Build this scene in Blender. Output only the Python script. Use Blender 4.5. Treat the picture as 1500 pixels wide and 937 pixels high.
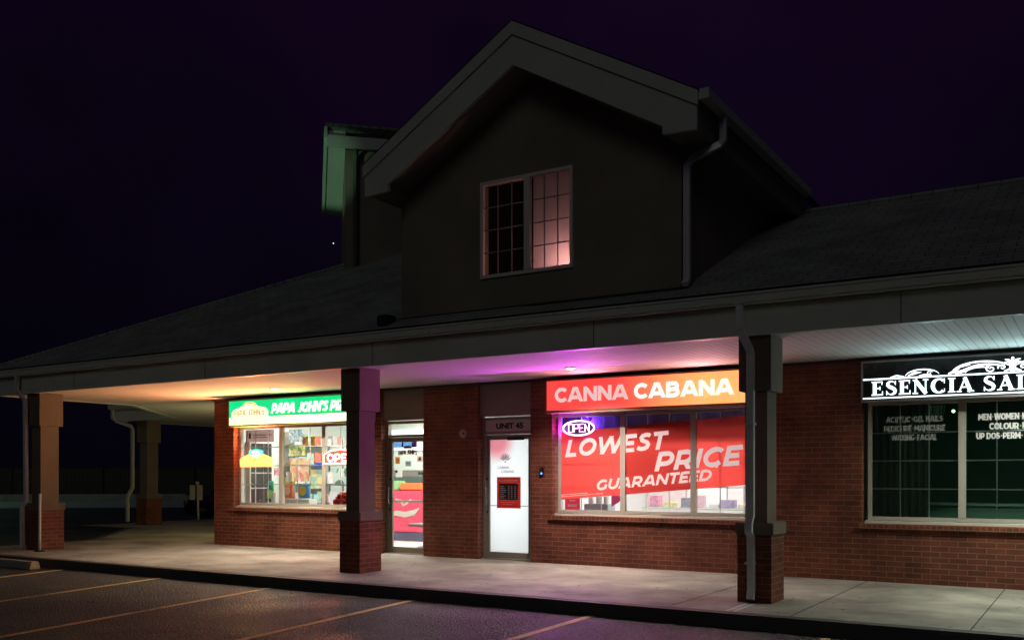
import bpy, bmesh, math, random
from mathutils import Vector, Matrix
R = math.radians
random.seed(4)
scn = bpy.context.scene
for o in list(bpy.data.objects): bpy.data.objects.remove(o)

# ------------------------------------------------------------------ camera
cam_d = bpy.data.cameras.new("camera"); cam = bpy.data.objects.new("camera", cam_d)
scn.collection.objects.link(cam); scn.camera = cam
cam.location = (0, 0, 1.62); cam.rotation_euler = (R(90), 0, R(32))
cam_d.sensor_width = 36; cam_d.lens = 33.12; cam_d.shift_y = 0.1517
cam_d.clip_end = 2000; cam_d.clip_start = 0.05
scn.render.resolution_x = 1024; scn.render.resolution_y = 639

# ------------------------------------------------------------------ night sky
w = bpy.data.worlds.new("World"); scn.world = w; w.use_nodes = True
nt = w.node_tree; nt.nodes.clear()
out = nt.nodes.new("ShaderNodeOutputWorld"); bg = nt.nodes.new("ShaderNodeBackground")
tc = nt.nodes.new("ShaderNodeTexCoord"); sx = nt.nodes.new("ShaderNodeSeparateXYZ")
rp = nt.nodes.new("ShaderNodeValToRGB")
nt.links.new(tc.outputs["Generated"], sx.inputs[0]); nt.links.new(sx.outputs["Z"], rp.inputs[0])
cr = rp.color_ramp
cr.elements[0].position = 0.0; cr.elements[0].color = (.0010, .0009, .0026, 1)
cr.elements[1].position = 0.5; cr.elements[1].color = (.0058, .0018, .0105, 1)
e = cr.elements.new(0.13); e.color = (.0016, .0010, .0040, 1)
e = cr.elements.new(0.27); e.color = (.0036, .0014, .0074, 1)
nz0 = nt.nodes.new("ShaderNodeTexNoise"); nz0.inputs["Scale"].default_value = 2.6; nz0.inputs["Detail"].default_value = 7
nt.links.new(tc.outputs["Generated"], nz0.inputs["Vector"])
mr0 = nt.nodes.new("ShaderNodeMapRange"); mr0.inputs[1].default_value = .32; mr0.inputs[2].default_value = .68; mr0.inputs[3].default_value = .62; mr0.inputs[4].default_value = 1.3
nt.links.new(nz0.outputs["Fac"], mr0.inputs[0]); nt.links.new(mr0.outputs[0], bg.inputs[1])     # thin uneven cloud
nt.links.new(rp.outputs[0], bg.inputs[0])
nt.links.new(bg.outputs[0], out.inputs[0])

# weak skyglow / moon (the only wide light)
sun_d = bpy.data.lights.new("moon", "SUN"); sun_d.energy = 0.075; sun_d.angle = R(25); sun_d.color = (.93, 1.0, .9)
sun = bpy.data.objects.new("moon", sun_d); scn.collection.objects.link(sun)
sun.rotation_euler = (R(60), 0, R(14))
# yard lamp beyond the left edge: greenish mercury light
yl_d = bpy.data.lights.new("yard_lamp", "POINT"); yl_d.energy = 130; yl_d.color = (.45, 1.0, .6); yl_d.shadow_soft_size = .2
yl = bpy.data.objects.new("yard_lamp", yl_d); scn.collection.objects.link(yl); yl.location = (-54, 27, 7)

fl_d = bpy.data.lights.new("green_flood", "SPOT"); fl_d.energy = 2000; fl_d.color = (.5, 1.0, .62); fl_d.spot_size = R(8); fl_d.spot_blend = .5
fl = bpy.data.objects.new("green_flood", fl_d); scn.collection.objects.link(fl); fl.location = (-16.5, 1.0, .6)
fl.rotation_euler = (Vector((-14.4, 15.3, 8.3))-Vector((-16.5, 1.0, .6))).to_track_quat('-Z', 'Y').to_euler()

scn.view_settings.view_transform = 'Standard'; scn.view_settings.look = 'None'
scn.view_settings.exposure = 0.0; scn.view_settings.gamma = 1.0
scn.render.engine = 'CYCLES'
scn.cycles.max_bounces = 8; scn.cycles.sample_clamp_indirect = 3.0

# ------------------------------------------------------------------ materials
def srgb(r, g, b):
    f = lambda c: (c/255)/12.92 if c/255 <= .04045 else ((c/255+.055)/1.055)**2.4
    return (f(r), f(g), f(b), 1)
def newmat(name):
    m = bpy.data.materials.new(name); m.use_nodes = True
    n = m.node_tree.nodes; return m, n, m.node_tree.links, n["Principled BSDF"]
def c4(c): return tuple(c) if len(c) == 4 else tuple(c)+(1,)
def mat(name, col, rough=.6, metal=0., var=.15, scale=6., bump=0., emis=None, es=0., spec=.5):
    m, n, l, p = newmat(name)
    p.inputs["Roughness"].default_value = rough; p.inputs["Metallic"].default_value = metal
    p.inputs["Specular IOR Level"].default_value = spec
    geo = n.new("ShaderNodeNewGeometry")
    no = n.new("ShaderNodeTexNoise"); no.inputs["Scale"].default_value = scale; no.inputs["Detail"].default_value = 6
    l.new(geo.outputs["Position"], no.inputs["Vector"])
    mx = n.new("ShaderNodeMix"); mx.data_type = 'RGBA'
    c = c4(col); mx.inputs[6].default_value = tuple(v*(1-var) for v in c[:3])+(1,)
    mx.inputs[7].default_value = tuple(min(1, v*(1+var)) for v in c[:3])+(1,)
    l.new(no.outputs["Fac"], mx.inputs[0]); l.new(mx.outputs[2], p.inputs["Base Color"])
    if bump:
        b = n.new("ShaderNodeBump"); b.inputs["Strength"].default_value = bump; b.inputs["Distance"].default_value = .01
        n2 = n.new("ShaderNodeTexNoise"); n2.inputs["Scale"].default_value = scale*12; n2.inputs["Detail"].default_value = 4
        l.new(geo.outputs["Position"], n2.inputs["Vector"]); l.new(n2.outputs["Fac"], b.inputs["Height"])
        l.new(b.outputs[0], p.inputs["Normal"])
    if emis is not None:
        p.inputs["Emission Color"].default_value = c4(emis); p.inputs["Emission Strength"].default_value = es
    return m
def emit(name, col, s):
    m, n, l, p = newmat(name)
    p.inputs["Base Color"].default_value = tuple(.6*v for v in c4(col)[:3])+(1,); p.inputs["Roughness"].default_value = .35
    p.inputs["Emission Color"].default_value = c4(col); p.inputs["Emission Strength"].default_value = s
    return m
def emit_var(name, ca, cb, s, x0, x1, spots=.12):
    """backlit acrylic sign face printed with a left-to-right colour blend, tubes a little uneven behind it"""
    m, n, l, p = newmat(name)
    geo = n.new("ShaderNodeNewGeometry"); sp = n.new("ShaderNodeSeparateXYZ"); l.new(geo.outputs["Position"], sp.inputs[0])
    mr = n.new("ShaderNodeMapRange"); mr.inputs[1].default_value = x0; mr.inputs[2].default_value = x1
    mr.interpolation_type = 'SMOOTHSTEP'
    l.new(sp.outputs["X"], mr.inputs[0])
    mx = n.new("ShaderNodeMix"); mx.data_type = 'RGBA'; mx.inputs[6].default_value = c4(ca); mx.inputs[7].default_value = c4(cb)
    l.new(mr.outputs[0], mx.inputs[0]); l.new(mx.outputs[2], p.inputs["Emission Color"]); l.new(mx.outputs[2], p.inputs["Base Color"])
    no = n.new("ShaderNodeTexNoise"); no.inputs["Scale"].default_value = 1.7; l.new(geo.outputs["Position"], no.inputs["Vector"])
    mm = n.new("ShaderNodeMapRange"); mm.inputs[3].default_value = s*(1-spots); mm.inputs[4].default_value = s*(1+spots)
    mm.inputs[1].default_value = .3; mm.inputs[2].default_value = .7
    l.new(no.outputs["Fac"], mm.inputs[0]); l.new(mm.outputs[0], p.inputs["Emission Strength"])
    return m
def brick(name, c1, c2, mo, soldier=False):
    m, n, l, p = newmat(name); p.inputs["Roughness"].default_value = .85
    p.inputs["Specular IOR Level"].default_value = .2
    geo = n.new("ShaderNodeNewGeometry"); sp = n.new("ShaderNodeSeparateXYZ"); l.new(geo.outputs["Position"], sp.inputs[0])
    ad = n.new("ShaderNodeMath"); l.new(sp.outputs["X"], ad.inputs[0]); l.new(sp.outputs["Y"], ad.inputs[1])
    cb = n.new("ShaderNodeCombineXYZ"); l.new(ad.outputs[0], cb.inputs[0]); l.new(sp.outputs["Z"], cb.inputs[1])
    nz = n.new("ShaderNodeTexNoise"); nz.inputs["Scale"].default_value = 9; nz.inputs["Detail"].default_value = 3
    l.new(geo.outputs["Position"], nz.inputs["Vector"])
    dis = n.new("ShaderNodeVectorMath"); dis.operation = 'MULTIPLY_ADD'; dis.inputs[1].default_value = (.008, .008, 0)
    l.new(nz.outputs["Color"], dis.inputs[0]); l.new(cb.outputs[0], dis.inputs[2])
    br = n.new("ShaderNodeTexBrick"); l.new(dis.outputs[0], br.inputs["Vector"])
    br.inputs["Color1"].default_value = c4(c1); br.inputs["Color2"].default_value = c4(c2); br.inputs["Mortar"].default_value = c4(mo)
    br.inputs["Scale"].default_value = 1; br.inputs["Mortar Size"].default_value = .006; br.inputs["Mortar Smooth"].default_value = .3
    br.inputs["Bias"].default_value = -.1
    br.inputs["Brick Width"].default_value = .075 if soldier else .225; br.inputs["Row Height"].default_value = .3 if soldier else .075
    if soldier: br.offset = 0
    n2 = n.new("ShaderNodeTexNoise"); n2.inputs["Scale"].default_value = 2.3; n2.inputs["Detail"].default_value = 8
    l.new(geo.outputs["Position"], n2.inputs["Vector"])
    mr = n.new("ShaderNodeMapRange"); mr.inputs[1].default_value = .3; mr.inputs[2].default_value = .7
    mr.inputs[3].default_value = .68; mr.inputs[4].default_value = 1.25; l.new(n2.outputs["Fac"], mr.inputs[0])
    mu = n.new("ShaderNodeVectorMath"); mu.operation = 'SCALE'; l.new(br.outputs["Color"], mu.inputs[0]); l.new(mr.outputs[0], mu.inputs["Scale"])
    l.new(mu.outputs[0], p.inputs["Base Color"])
    n3 = n.new("ShaderNodeTexNoise"); n3.inputs["Scale"].default_value = 90; l.new(geo.outputs["Position"], n3.inputs["Vector"])
    hm = n.new("ShaderNodeMath"); hm.operation = 'MULTIPLY_ADD'; hm.inputs[1].default_value = .25
    inv = n.new("ShaderNodeMath"); inv.operation = 'SUBTRACT'; inv.inputs[0].default_value = 1; l.new(br.outputs["Fac"], inv.inputs[1])
    l.new(n3.outputs["Fac"], hm.inputs[0]); l.new(inv.outputs[0], hm.inputs[2])
    b = n.new("ShaderNodeBump"); b.inputs["Strength"].default_value = .7; b.inputs["Distance"].default_value = .012
    l.new(hm.outputs[0], b.inputs["Height"]); l.new(b.outputs[0], p.inputs["Normal"])
    return m
def glass(name, tint=(1, 1, 1), refl=.05):
    m, n, l, p = newmat(name); n.remove(p)
    o = n["Material Output"]; t = n.new("ShaderNodeBsdfTransparent"); g = n.new("ShaderNodeBsdfGlossy")
    t.inputs[0].default_value = c4(tint); g.inputs["Roughness"].default_value = .02
    fr = n.new("ShaderNodeFresnel"); fr.inputs[0].default_value = 1.45
    mx = n.new("ShaderNodeMixShader"); l.new(fr.outputs[0], mx.inputs[0]); l.new(t.outputs[0], mx.inputs[1]); l.new(g.outputs[0], mx.inputs[2])
    l.new(mx.outputs[0], o.inputs[0]); return m
def film(name, col, trans=.5, var=.04):
    """thin printed film: part diffuse, part translucent"""
    m, n, l, p = newmat(name); n.remove(p); o = n["Material Output"]
    d = n.new("ShaderNodeBsdfDiffuse"); t = n.new("ShaderNodeBsdfTranslucent"); mx = n.new("ShaderNodeMixShader")
    d.inputs[0].default_value = c4(col); t.inputs[0].default_value = c4(col); mx.inputs[0].default_value = trans
    l.new(d.outputs[0], mx.inputs[1]); l.new(t.outputs[0], mx.inputs[2]); l.new(mx.outputs[0], o.inputs[0]); return m

def asphalt():
    m, n, l, p = newmat("asphalt"); geo = n.new("ShaderNodeNewGeometry")
    a = n.new("ShaderNodeTexNoise"); a.inputs["Scale"].default_value = 26; a.inputs["Detail"].default_value = 6; a.inputs["Roughness"].default_value = .75
    b = n.new("ShaderNodeTexNoise"); b.inputs["Scale"].default_value = .6; b.inputs["Detail"].default_value = 7
    v = n.new("ShaderNodeTexVoronoi"); v.inputs["Scale"].default_value = 42
    for q in (a, b, v): l.new(geo.outputs["Position"], q.inputs["Vector"])
    r1 = n.new("ShaderNodeValToRGB"); r1.color_ramp.elements[0].position = .46; r1.color_ramp.elements[0].color = (.028, .028, .028, 1)
    r1.color_ramp.elements[1].position = .66; r1.color_ramp.elements[1].color = (.21, .195, .18, 1); l.new(a.outputs["Fac"], r1.inputs[0])
    r2 = n.new("ShaderNodeMapRange"); r2.inputs[1].default_value = .3; r2.inputs[2].default_value = .7; r2.inputs[3].default_value = .4; r2.inputs[4].default_value = 1.15
    l.new(b.outputs["Fac"], r2.inputs[0])
    mu = n.new("ShaderNodeVectorMath"); mu.operation = 'SCALE'; l.new(r1.outputs[0], mu.inputs[0]); l.new(r2.outputs[0], mu.inputs["Scale"])
    cv = n.new("ShaderNodeTexVoronoi"); cv.feature = 'DISTANCE_TO_EDGE'; cv.inputs["Scale"].default_value = .33; cv.inputs["Randomness"].default_value = 1
    cw = n.new("ShaderNodeTexNoise"); cw.inputs["Scale"].default_value = 2.2; cw.inputs["Detail"].default_value = 7; l.new(geo.outputs["Position"], cw.inputs["Vector"])
    cm = n.new("ShaderNodeVectorMath"); cm.operation = 'MULTIPLY_ADD'; cm.inputs[1].default_value = (.9, .9, 0); l.new(cw.outputs["Color"], cm.inputs[0]); l.new(geo.outputs["Position"], cm.inputs[2]); l.new(cm.outputs[0], cv.inputs["Vector"])
    ck = n.new("ShaderNodeMapRange"); ck.inputs[1].default_value = .003; ck.inputs[2].default_value = .012; ck.inputs[3].default_value = .25; ck.inputs[4].default_value = 1; l.new(cv.outputs["Distance"], ck.inputs[0])
    m2 = n.new("ShaderNodeVectorMath"); m2.operation = 'SCALE'; l.new(mu.outputs[0], m2.inputs[0]); l.new(ck.outputs[0], m2.inputs["Scale"])
    l.new(m2.outputs[0], p.inputs["Base Color"])
    rr = n.new("ShaderNodeMapRange"); rr.inputs[1].default_value = .35; rr.inputs[2].default_value = .65; rr.inputs[3].default_value = .38; rr.inputs[4].default_value = .75; l.new(b.outputs["Fac"], rr.inputs[0]); l.new(rr.outputs[0], p.inputs["Roughness"])
    bu = n.new("ShaderNodeBump"); bu.inputs["Strength"].default_value = .9; bu.inputs["Distance"].default_value = .03
    l.new(v.outputs["Distance"], bu.inputs["Height"]); l.new(bu.outputs[0], p.inputs["Normal"]); return m
def concrete(name, base, lo=.75, hi=1.12):
    m, n, l, p = newmat(name); geo = n.new("ShaderNodeNewGeometry"); p.inputs["Roughness"].default_value = .7
    a = n.new("ShaderNodeTexNoise"); a.inputs["Scale"].default_value = 1.1; a.inputs["Detail"].default_value = 8; a.inputs["Roughness"].default_value = .62
    b = n.new("ShaderNodeTexNoise"); b.inputs["Scale"].default_value = 120; b.inputs["Detail"].default_value = 2
    for q in (a, b): l.new(geo.outputs["Position"], q.inputs["Vector"])
    r2 = n.new("ShaderNodeMapRange"); r2.inputs[1].default_value = .3; r2.inputs[2].default_value = .7; r2.inputs[3].default_value = lo; r2.inputs[4].default_value = hi
    l.new(a.outputs["Fac"], r2.inputs[0])
    r3 = n.new("ShaderNodeMapRange"); r3.inputs[1].default_value = .3; r3.inputs[2].default_value = .7; r3.inputs[3].default_value = .88; r3.inputs[4].default_value = 1.1
    l.new(b.outputs["Fac"], r3.inputs[0])
    mm = n.new("ShaderNodeMath"); mm.operation = 'MULTIPLY'; l.new(r2.outputs[0], mm.inputs[0]); l.new(r3.outputs[0], mm.inputs[1])
    mu = n.new("ShaderNodeVectorMath"); mu.operation = 'SCALE'; mu.inputs[0].default_value = base; l.new(mm.outputs[0], mu.inputs["Scale"])
    l.new(mu.outputs[0], p.inputs["Base Color"])
    bu = n.new("ShaderNodeBump"); bu.inputs["Strength"].default_value = .25; bu.inputs["Distance"].default_value = .005
    l.new(b.outputs["Fac"], bu.inputs["Height"]); l.new(bu.outputs[0], p.inputs["Normal"]); return m
def soffit_mat():
    m, n, l, p = newmat("vinyl_soffit"); p.inputs["Roughness"].default_value = .75; p.inputs["Specular IOR Level"].default_value = .25
    geo = n.new("ShaderNodeNewGeometry"); sp = n.new("ShaderNodeSeparateXYZ"); l.new(geo.outputs["Position"], sp.inputs[0])
    md = n.new("ShaderNodeMath"); md.operation = 'PINGPONG'; md.inputs[1].default_value = .055; l.new(sp.outputs["X"], md.inputs[0])
    rm = n.new("ShaderNodeMapRange"); rm.inputs[1].default_value = 0; rm.inputs[2].default_value = .011; l.new(md.outputs[0], rm.inputs[0])
    mx = n.new("ShaderNodeMix"); mx.data_type = 'RGBA'; mx.inputs[6].default_value = (.42, .41, .39, 1); mx.inputs[7].default_value = (.74, .73, .70, 1)
    l.new(rm.outputs[0], mx.inputs[0]); l.new(mx.outputs[2], p.inputs["Base Color"])
    bu = n.new("ShaderNodeBump"); bu.inputs["Strength"].default_value = .6; bu.inputs["Distance"].default_value = .012
    l.new(rm.outputs[0], bu.inputs["Height"]); l.new(bu.outputs[0], p.inputs["Normal"]); return m
def shingle():
    m, n, l, p = newmat("shingle"); p.inputs["Roughness"].default_value = .9
    geo = n.new("ShaderNodeNewGeometry"); sp = n.new("ShaderNodeSeparateXYZ"); l.new(geo.outputs["Position"], sp.inputs[0])
    cb = n.new("ShaderNodeCombineXYZ"); l.new(sp.outputs["X"], cb.inputs[0]); l.new(sp.outputs["Y"], cb.inputs[1])
    br = n.new("ShaderNodeTexBrick"); l.new(cb.outputs[0], br.inputs["Vector"]); br.inputs["Scale"].default_value = 1
    br.inputs["Brick Width"].default_value = .3; br.inputs["Row Height"].default_value = .14; br.inputs["Mortar Size"].default_value = .006
    br.inputs["Color1"].default_value = (.31, .35, .29, 1); br.inputs["Color2"].default_value = (.26, .29, .24, 1); br.inputs["Mortar"].default_value = (.06, .06, .055, 1)
    no = n.new("ShaderNodeTexNoise"); no.inputs["Scale"].default_value = 1.4; no.inputs["Detail"].default_value = 8; l.new(geo.outputs["Position"], no.inputs["Vector"])
    r2 = n.new("ShaderNodeMapRange"); r2.inputs[1].default_value = .3; r2.inputs[2].default_value = .7; r2.inputs[3].default_value = .75; r2.inputs[4].default_value = 1.2
    l.new(no.outputs["Fac"], r2.inputs[0])
    mu = n.new("ShaderNodeVectorMath"); mu.operation = 'SCALE'; l.new(br.outputs["Color"], mu.inputs[0]); l.new(r2.outputs[0], mu.inputs["Scale"])
    l.new(mu.outputs[0], p.inputs["Base Color"])
    return m

M = dict(
    asphalt=asphalt(), walk=concrete("walkway_concrete", (.345, .315, .27), .36, 1.3), kerb=concrete("kerb_concrete", (.07, .065, .06)),
    stop=concrete("wheel_stop_concrete", (.32, .31, .27)), road=concrete("road_concrete", (.45, .47, .45)),
    brick=brick("brick", (.18, .055, .032), (.115, .037, .023), (.22, .125, .09)),
    rowlock=brick("brick_rowlock", (.21, .058, .034), (.14, .04, .025), (.22, .14, .1), True),
    stucco=mat("taupe_stucco", (.20, .165, .13), .9, var=.12, scale=4, bump=.35),
    colstucco=mat("column_stucco", (.15, .115, .085), .9, var=.2, scale=3, bump=.35),
    gstucco=mat("dormer_stucco", (.25, .215, .16), .9, var=.4, scale=1.1, bump=.4),
    fascia=mat("painted_fascia", (.58, .61, .53), .55, var=.22, scale=1.3, bump=.15),
    gutter=mat("gutter_metal", (.6, .63, .55), .45, var=.08, scale=3.),
    spout=mat("downspout_metal", (.78, .78, .75), .35, metal=.15, var=.2, scale=8),
    spoutl=mat("pale_downspout_metal", (.5, .5, .45), .45, var=.1),
    shingle=shingle(), soffit=soffit_mat(), flash=mat("dark_flashing", (.02, .02, .02), .6),
    frame=mat("cream_window_frame", (.50, .46, .40), .5, var=.06), sill=mat("cream_sill", (.62, .58, .5), .5, var=.06),
    grille=mat("white_grille", (.85, .85, .82), .5, var=.03), wframe=mat("grey_dormer_frame", (.8, .72, .66), .6, var=.05),
    alu=mat("taupe_aluminium", (.27, .245, .20), .45, metal=.2, var=.06), dark=mat("dark_metal", (.025, .025, .025), .4),
    glass=glass("clear_glass"), sglass=glass("salon_glass", (.85, .95, .9)), chrome=mat("brushed_steel", (.55, .55, .53), .25, metal=.9),
    white=mat("white_paint", (.78, .78, .76), .6, var=.03), offw=mat("interior_wall_white", (.64, .72, .66), .7, var=.03),
    tile=mat("pale_floor_tile", (.62, .62, .60), .4, var=.08), navy=mat("dark_ceiling_paint", (.03, .02, .06), .8),
    black=mat("black_plastic", (.012, .012, .013), .35), rubber=mat("black_rubber", (.02, .02, .02), .8),
    yellow=mat("worn_yellow_paint", (.42, .34, .18), .75, var=.35, scale=14), linew=mat("white_line_paint", (.6, .58, .6), .7, var=.25, scale=12),
)

# ------------------------------------------------------------------ helpers
def bmnew(): return bmesh.new()
def box(bm, x0, x1, y0, y1, z0, z1, bev=0):
    if x1 < x0: x0, x1 = x1, x0
    if y1 < y0: y0, y1 = y1, y0
    if z1 < z0: z0, z1 = z1, z0
    r = bmesh.ops.create_cube(bm, size=1)
    for v in r['verts']:
        v.co = Vector(((x0+x1)/2+v.co.x*(x1-x0), (y0+y1)/2+v.co.y*(y1-y0), (z0+z1)/2+v.co.z*(z1-z0)))
    if bev:
        es = {e for v in r['verts'] for e in v.link_edges}
        bmesh.ops.bevel(bm, geom=list(es), offset=bev, segments=2, affect='EDGES')
    return r['verts']
def quad(bm, x0, x1, y, z0, z1): poly(bm, [(x0, y, z0), (x1, y, z0), (x1, y, z1), (x0, y, z1)])
def prism_xz(bm, pts, y0, y1):
    a = [bm.verts.new((x, y0, z)) for x, z in pts]; b = [bm.verts.new((x, y1, z)) for x, z in pts]
    n = len(pts); bm.faces.new(a); bm.faces.new(b[::-1])
    for i in range(n): bm.faces.new((a[i], b[i], b[(i+1) % n], a[(i+1) % n]))
def prism_xy(bm, pts, z0, z1):
    a = [bm.verts.new((x, y, z0)) for x, y in pts]; b = [bm.verts.new((x, y, z1)) for x, y in pts]
    n = len(pts); bm.faces.new(a[::-1]); bm.faces.new(b)
    for i in range(n): bm.faces.new((a[i], a[(i+1) % n], b[(i+1) % n], b[i]))
def prism_yz(bm, pts, x0, x1):
    a = [bm.verts.new((x0, y, z)) for y, z in pts]; b = [bm.verts.new((x1, y, z)) for y, z in pts]
    n = len(pts); bm.faces.new(a); bm.faces.new(b[::-1])
    for i in range(n): bm.faces.new((a[i], b[i], b[(i+1) % n], a[(i+1) % n]))
def poly(bm, pts): bm.faces.new([bm.verts.new(p) for p in pts])
def tube(bm, pts, r, seg=10, rx=None, ry=None, closed=False, square=False):
    """sweep along 3-D points; square gives a rectangular profile rx by ry"""
    P = [Vector(p) for p in pts]; rings = []; n = len(P)
    for i, p in enumerate(P):
        a = P[(i-1) % n] if (i > 0 or closed) else p; b = P[(i+1) % n] if (i < n-1 or closed) else p
        t = (b-a).normalized()
        up = Vector((0, 0, 1)) if abs(t.z) < .95 else Vector((0, 1, 0))
        if square: up = Vector((0, 1, 0)) if abs(t.y) < .9 else Vector((0, 0, 1))
        s = t.cross(up).normalized(); u = s.cross(t).normalized()
        ring = []
        if square:
            for cx_, cy_ in ((-1, -1), (1, -1), (1, 1), (-1, 1)): ring.append(bm.verts.new(p+s*cx_*rx+u*cy_*ry))
        else:
            for k in range(seg):
                an = 2*math.pi*k/seg; ring.append(bm.verts.new(p+s*r*math.cos(an)+u*r*math.sin(an)))
        rings.append(ring)
    m = len(rings[0]); cnt = n if closed else n-1
    for i in range(cnt):
        A = rings[i]; B = rings[(i+1) % n]
        for k in range(m): bm.faces.new((A[k], A[(k+1) % m], B[(k+1) % m], B[k]))
    if not closed: bm.faces.new(rings[0][::-1]); bm.faces.new(rings[-1])
def disc(bm, c, r, depth, axis='Z', seg=28, r2=None):
    r2 = r if r2 is None else r2; a = []; b = []
    for k in range(seg):
        t = 2*math.pi*k/seg; u, v = math.cos(t), math.sin(t)
        if axis == 'Z': a.append((c[0]+r*u, c[1]+r*v, c[2])); b.append((c[0]+r2*u, c[1]+r2*v, c[2]+depth))
        elif axis == 'Y': a.append((c[0]+r*u, c[1], c[2]+r*v)); b.append((c[0]+r2*u, c[1]+depth, c[2]+r2*v))
        else: a.append((c[0], c[1]+r*u, c[2]+r*v)); b.append((c[0]+depth, c[1]+r2*u, c[2]+r2*v))
    A = [bm.verts.new(p) for p in a]; Bv = [bm.verts.new(p) for p in b]
    bm.faces.new(A); bm.faces.new(Bv[::-1])
    for k in range(seg): bm.faces.new((A[k], Bv[k], Bv[(k+1) % seg], A[(k+1) % seg]))
ROOT = {}
def thing(name, label, cat, loc, group=None, kind=None):
    o = bpy.data.objects.new(name, None); scn.collection.objects.link(o); o.location = loc
    o.empty_display_size = .1; o['label'] = label; o['category'] = cat
    if group: o['group'] = group
    if kind: o['kind'] = kind
    ROOT[o.name] = Vector(loc); return o
def obj(name, bm, m, parent=None, label=None, smooth=False, origin=None):
    """bm is in world coordinates; the mesh is stored relative to its thing's base"""
    org = ROOT[parent.name] if parent is not None else Vector(origin or (0, 0, 0))
    bmesh.ops.recalc_face_normals(bm, faces=bm.faces)
    bmesh.ops.translate(bm, verts=bm.verts, vec=-org)
    me = bpy.data.meshes.new(name); bm.to_mesh(me); bm.free(); me.materials.append(m)
    if smooth:
        for p in me.polygons: p.use_smooth = True
    o = bpy.data.objects.new(name, me); scn.collection.objects.link(o)
    if parent is not None: o.parent = parent
    else: o.location = org
    ROOT[o.name] = org
    if label: o['label'] = label
    return o
def tag(o, label, cat, group=None, kind=None):
    o['label'] = label; o['category'] = cat
    if group: o['group'] = group
    if kind: o['kind'] = kind
    return o
def struct(name, bm, m, label, cat, origin=None):
    o = obj(name, bm, m, origin=origin); return tag(o, label, cat, kind='structure')
def text_into(bm, s, x, z, y, h, wdt=None, bold=.0, shear=0., depth=.004, anchor='L', rise=0., plane='Y', spacing=1.0):
    """letters of the built-in font as thin solids facing -Y (plane Y) or +X (plane X); h = capital height, rise = slope of the line"""
    cu = bpy.data.curves.new("t", 'FONT'); cu.body = s; cu.size = 1; cu.offset = bold; cu.extrude = 0.5; cu.shear = shear
    cu.space_character = spacing; cu.resolution_u = 4
    ob = bpy.data.objects.new("t", cu); scn.collection.objects.link(ob)
    dg = bpy.context.evaluated_depsgraph_get(); dg.update(); me = bpy.data.meshes.new_from_object(ob.evaluated_get(dg))
    vs = [v.co.copy() for v in me.vertices]
    x0 = min(v.x for v in vs); x1 = max(v.x for v in vs); y0 = min(v.y for v in vs); y1 = max(v.y for v in vs)
    sy = h/(y1-y0); sxx = (wdt/(x1-x0)) if wdt else sy
    W = (x1-x0)*sxx; dx = {'L': 0, 'C': -W/2, 'R': -W}[anchor]
    nv = []
    for v in vs:
        a = (v.x-x0)*sxx+dx; c = (v.y-y0)*sy+a*rise; d = v.z*depth
        nv.append(bm.verts.new((x+a, y-d, z+c) if plane == 'Y' else (x+d, y+a, z+c)))
    for p in me.polygons:
        try: bm.faces.new([nv[i] for i in p.vertices])
        except ValueError: pass
    bpy.data.objects.remove(ob); bpy.data.meshes.remove(me); bpy.data.curves.remove(cu)
    return W
def stroke(bm, pts, ws, y, d, eps=[0]):
    """variable-width band in the XZ plane, facing -Y"""
    eps[0] = (eps[0]+1) % 17; y = y-eps[0]*.00025; n = len(pts); L = []; Rr = []
    for i, (px, pz) in enumerate(pts):
        a = pts[max(0, i-1)]; b = pts[min(n-1, i+1)]; tx, tz = b[0]-a[0], b[1]-a[1]; q = math.hypot(tx, tz) or 1
        nx, nz_ = -tz/q, tx/q; wv = ws[i] if isinstance(ws, (list, tuple)) else ws
        L.append((px+nx*wv/2, pz+nz_*wv/2)); Rr.append((px-nx*wv/2, pz-nz_*wv/2))
    for i in range(n-1):
        q = [L[i], L[i+1], Rr[i+1], Rr[i]]
        f = [bm.verts.new((a, y-d, b)) for a, b in q]; g = [bm.verts.new((a, y, b)) for a, b in q]
        bm.faces.new(f)
        bm.faces.new((f[0], g[0], g[1], f[1])); bm.faces.new((f[2], g[2], g[3], f[3]))
        if i == 0: bm.faces.new((f[0], f[3], g[3], g[0]))
        if i == n-2: bm.faces.new((f[1], g[1], g[2], f[2]))
def hstroke(bm, pts, hw, y, d, rise, eps=[0]):
    eps[0] = (eps[0]+1) % 7; y = y-.0045+eps[0]*.00013-.0006; (xa, za), (xb, zb) = pts
    q = [(xa-hw, za-hw*rise), (xa+hw, za+hw*rise), (xb+hw, zb+hw*rise), (xb-hw, zb-hw*rise)]; prism_xz(bm, q, y-d, y)
def lamp(name, typ, loc, energy, col, parent=None, size=.1, sizey=None, rot=(0, 0, 0), spread=None):
    d = bpy.data.lights.new(name, typ); d.energy = energy; d.color = col
    if typ == 'AREA':
        d.size = size
        if sizey: d.shape = 'RECTANGLE'; d.size_y = sizey
        if spread: d.spread = spread
    else: d.shadow_soft_size = size
    o = bpy.data.objects.new(name, d); scn.collection.objects.link(o); o.rotation_euler = rot
    if parent is not None: o.parent = parent; o.location = Vector(loc)-ROOT[parent.name]
    else: o.location = loc
    return o
def spill(name, loc, energy, col, parent, tilt=25, cone=150, turn=0):
    o = lamp(name, 'SPOT', loc, energy, col, parent, 0, None, (-R(90+tilt), 0, R(turn))); o.data.spot_size = R(cone); o.data.spot_blend = 1.0; return o
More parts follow.
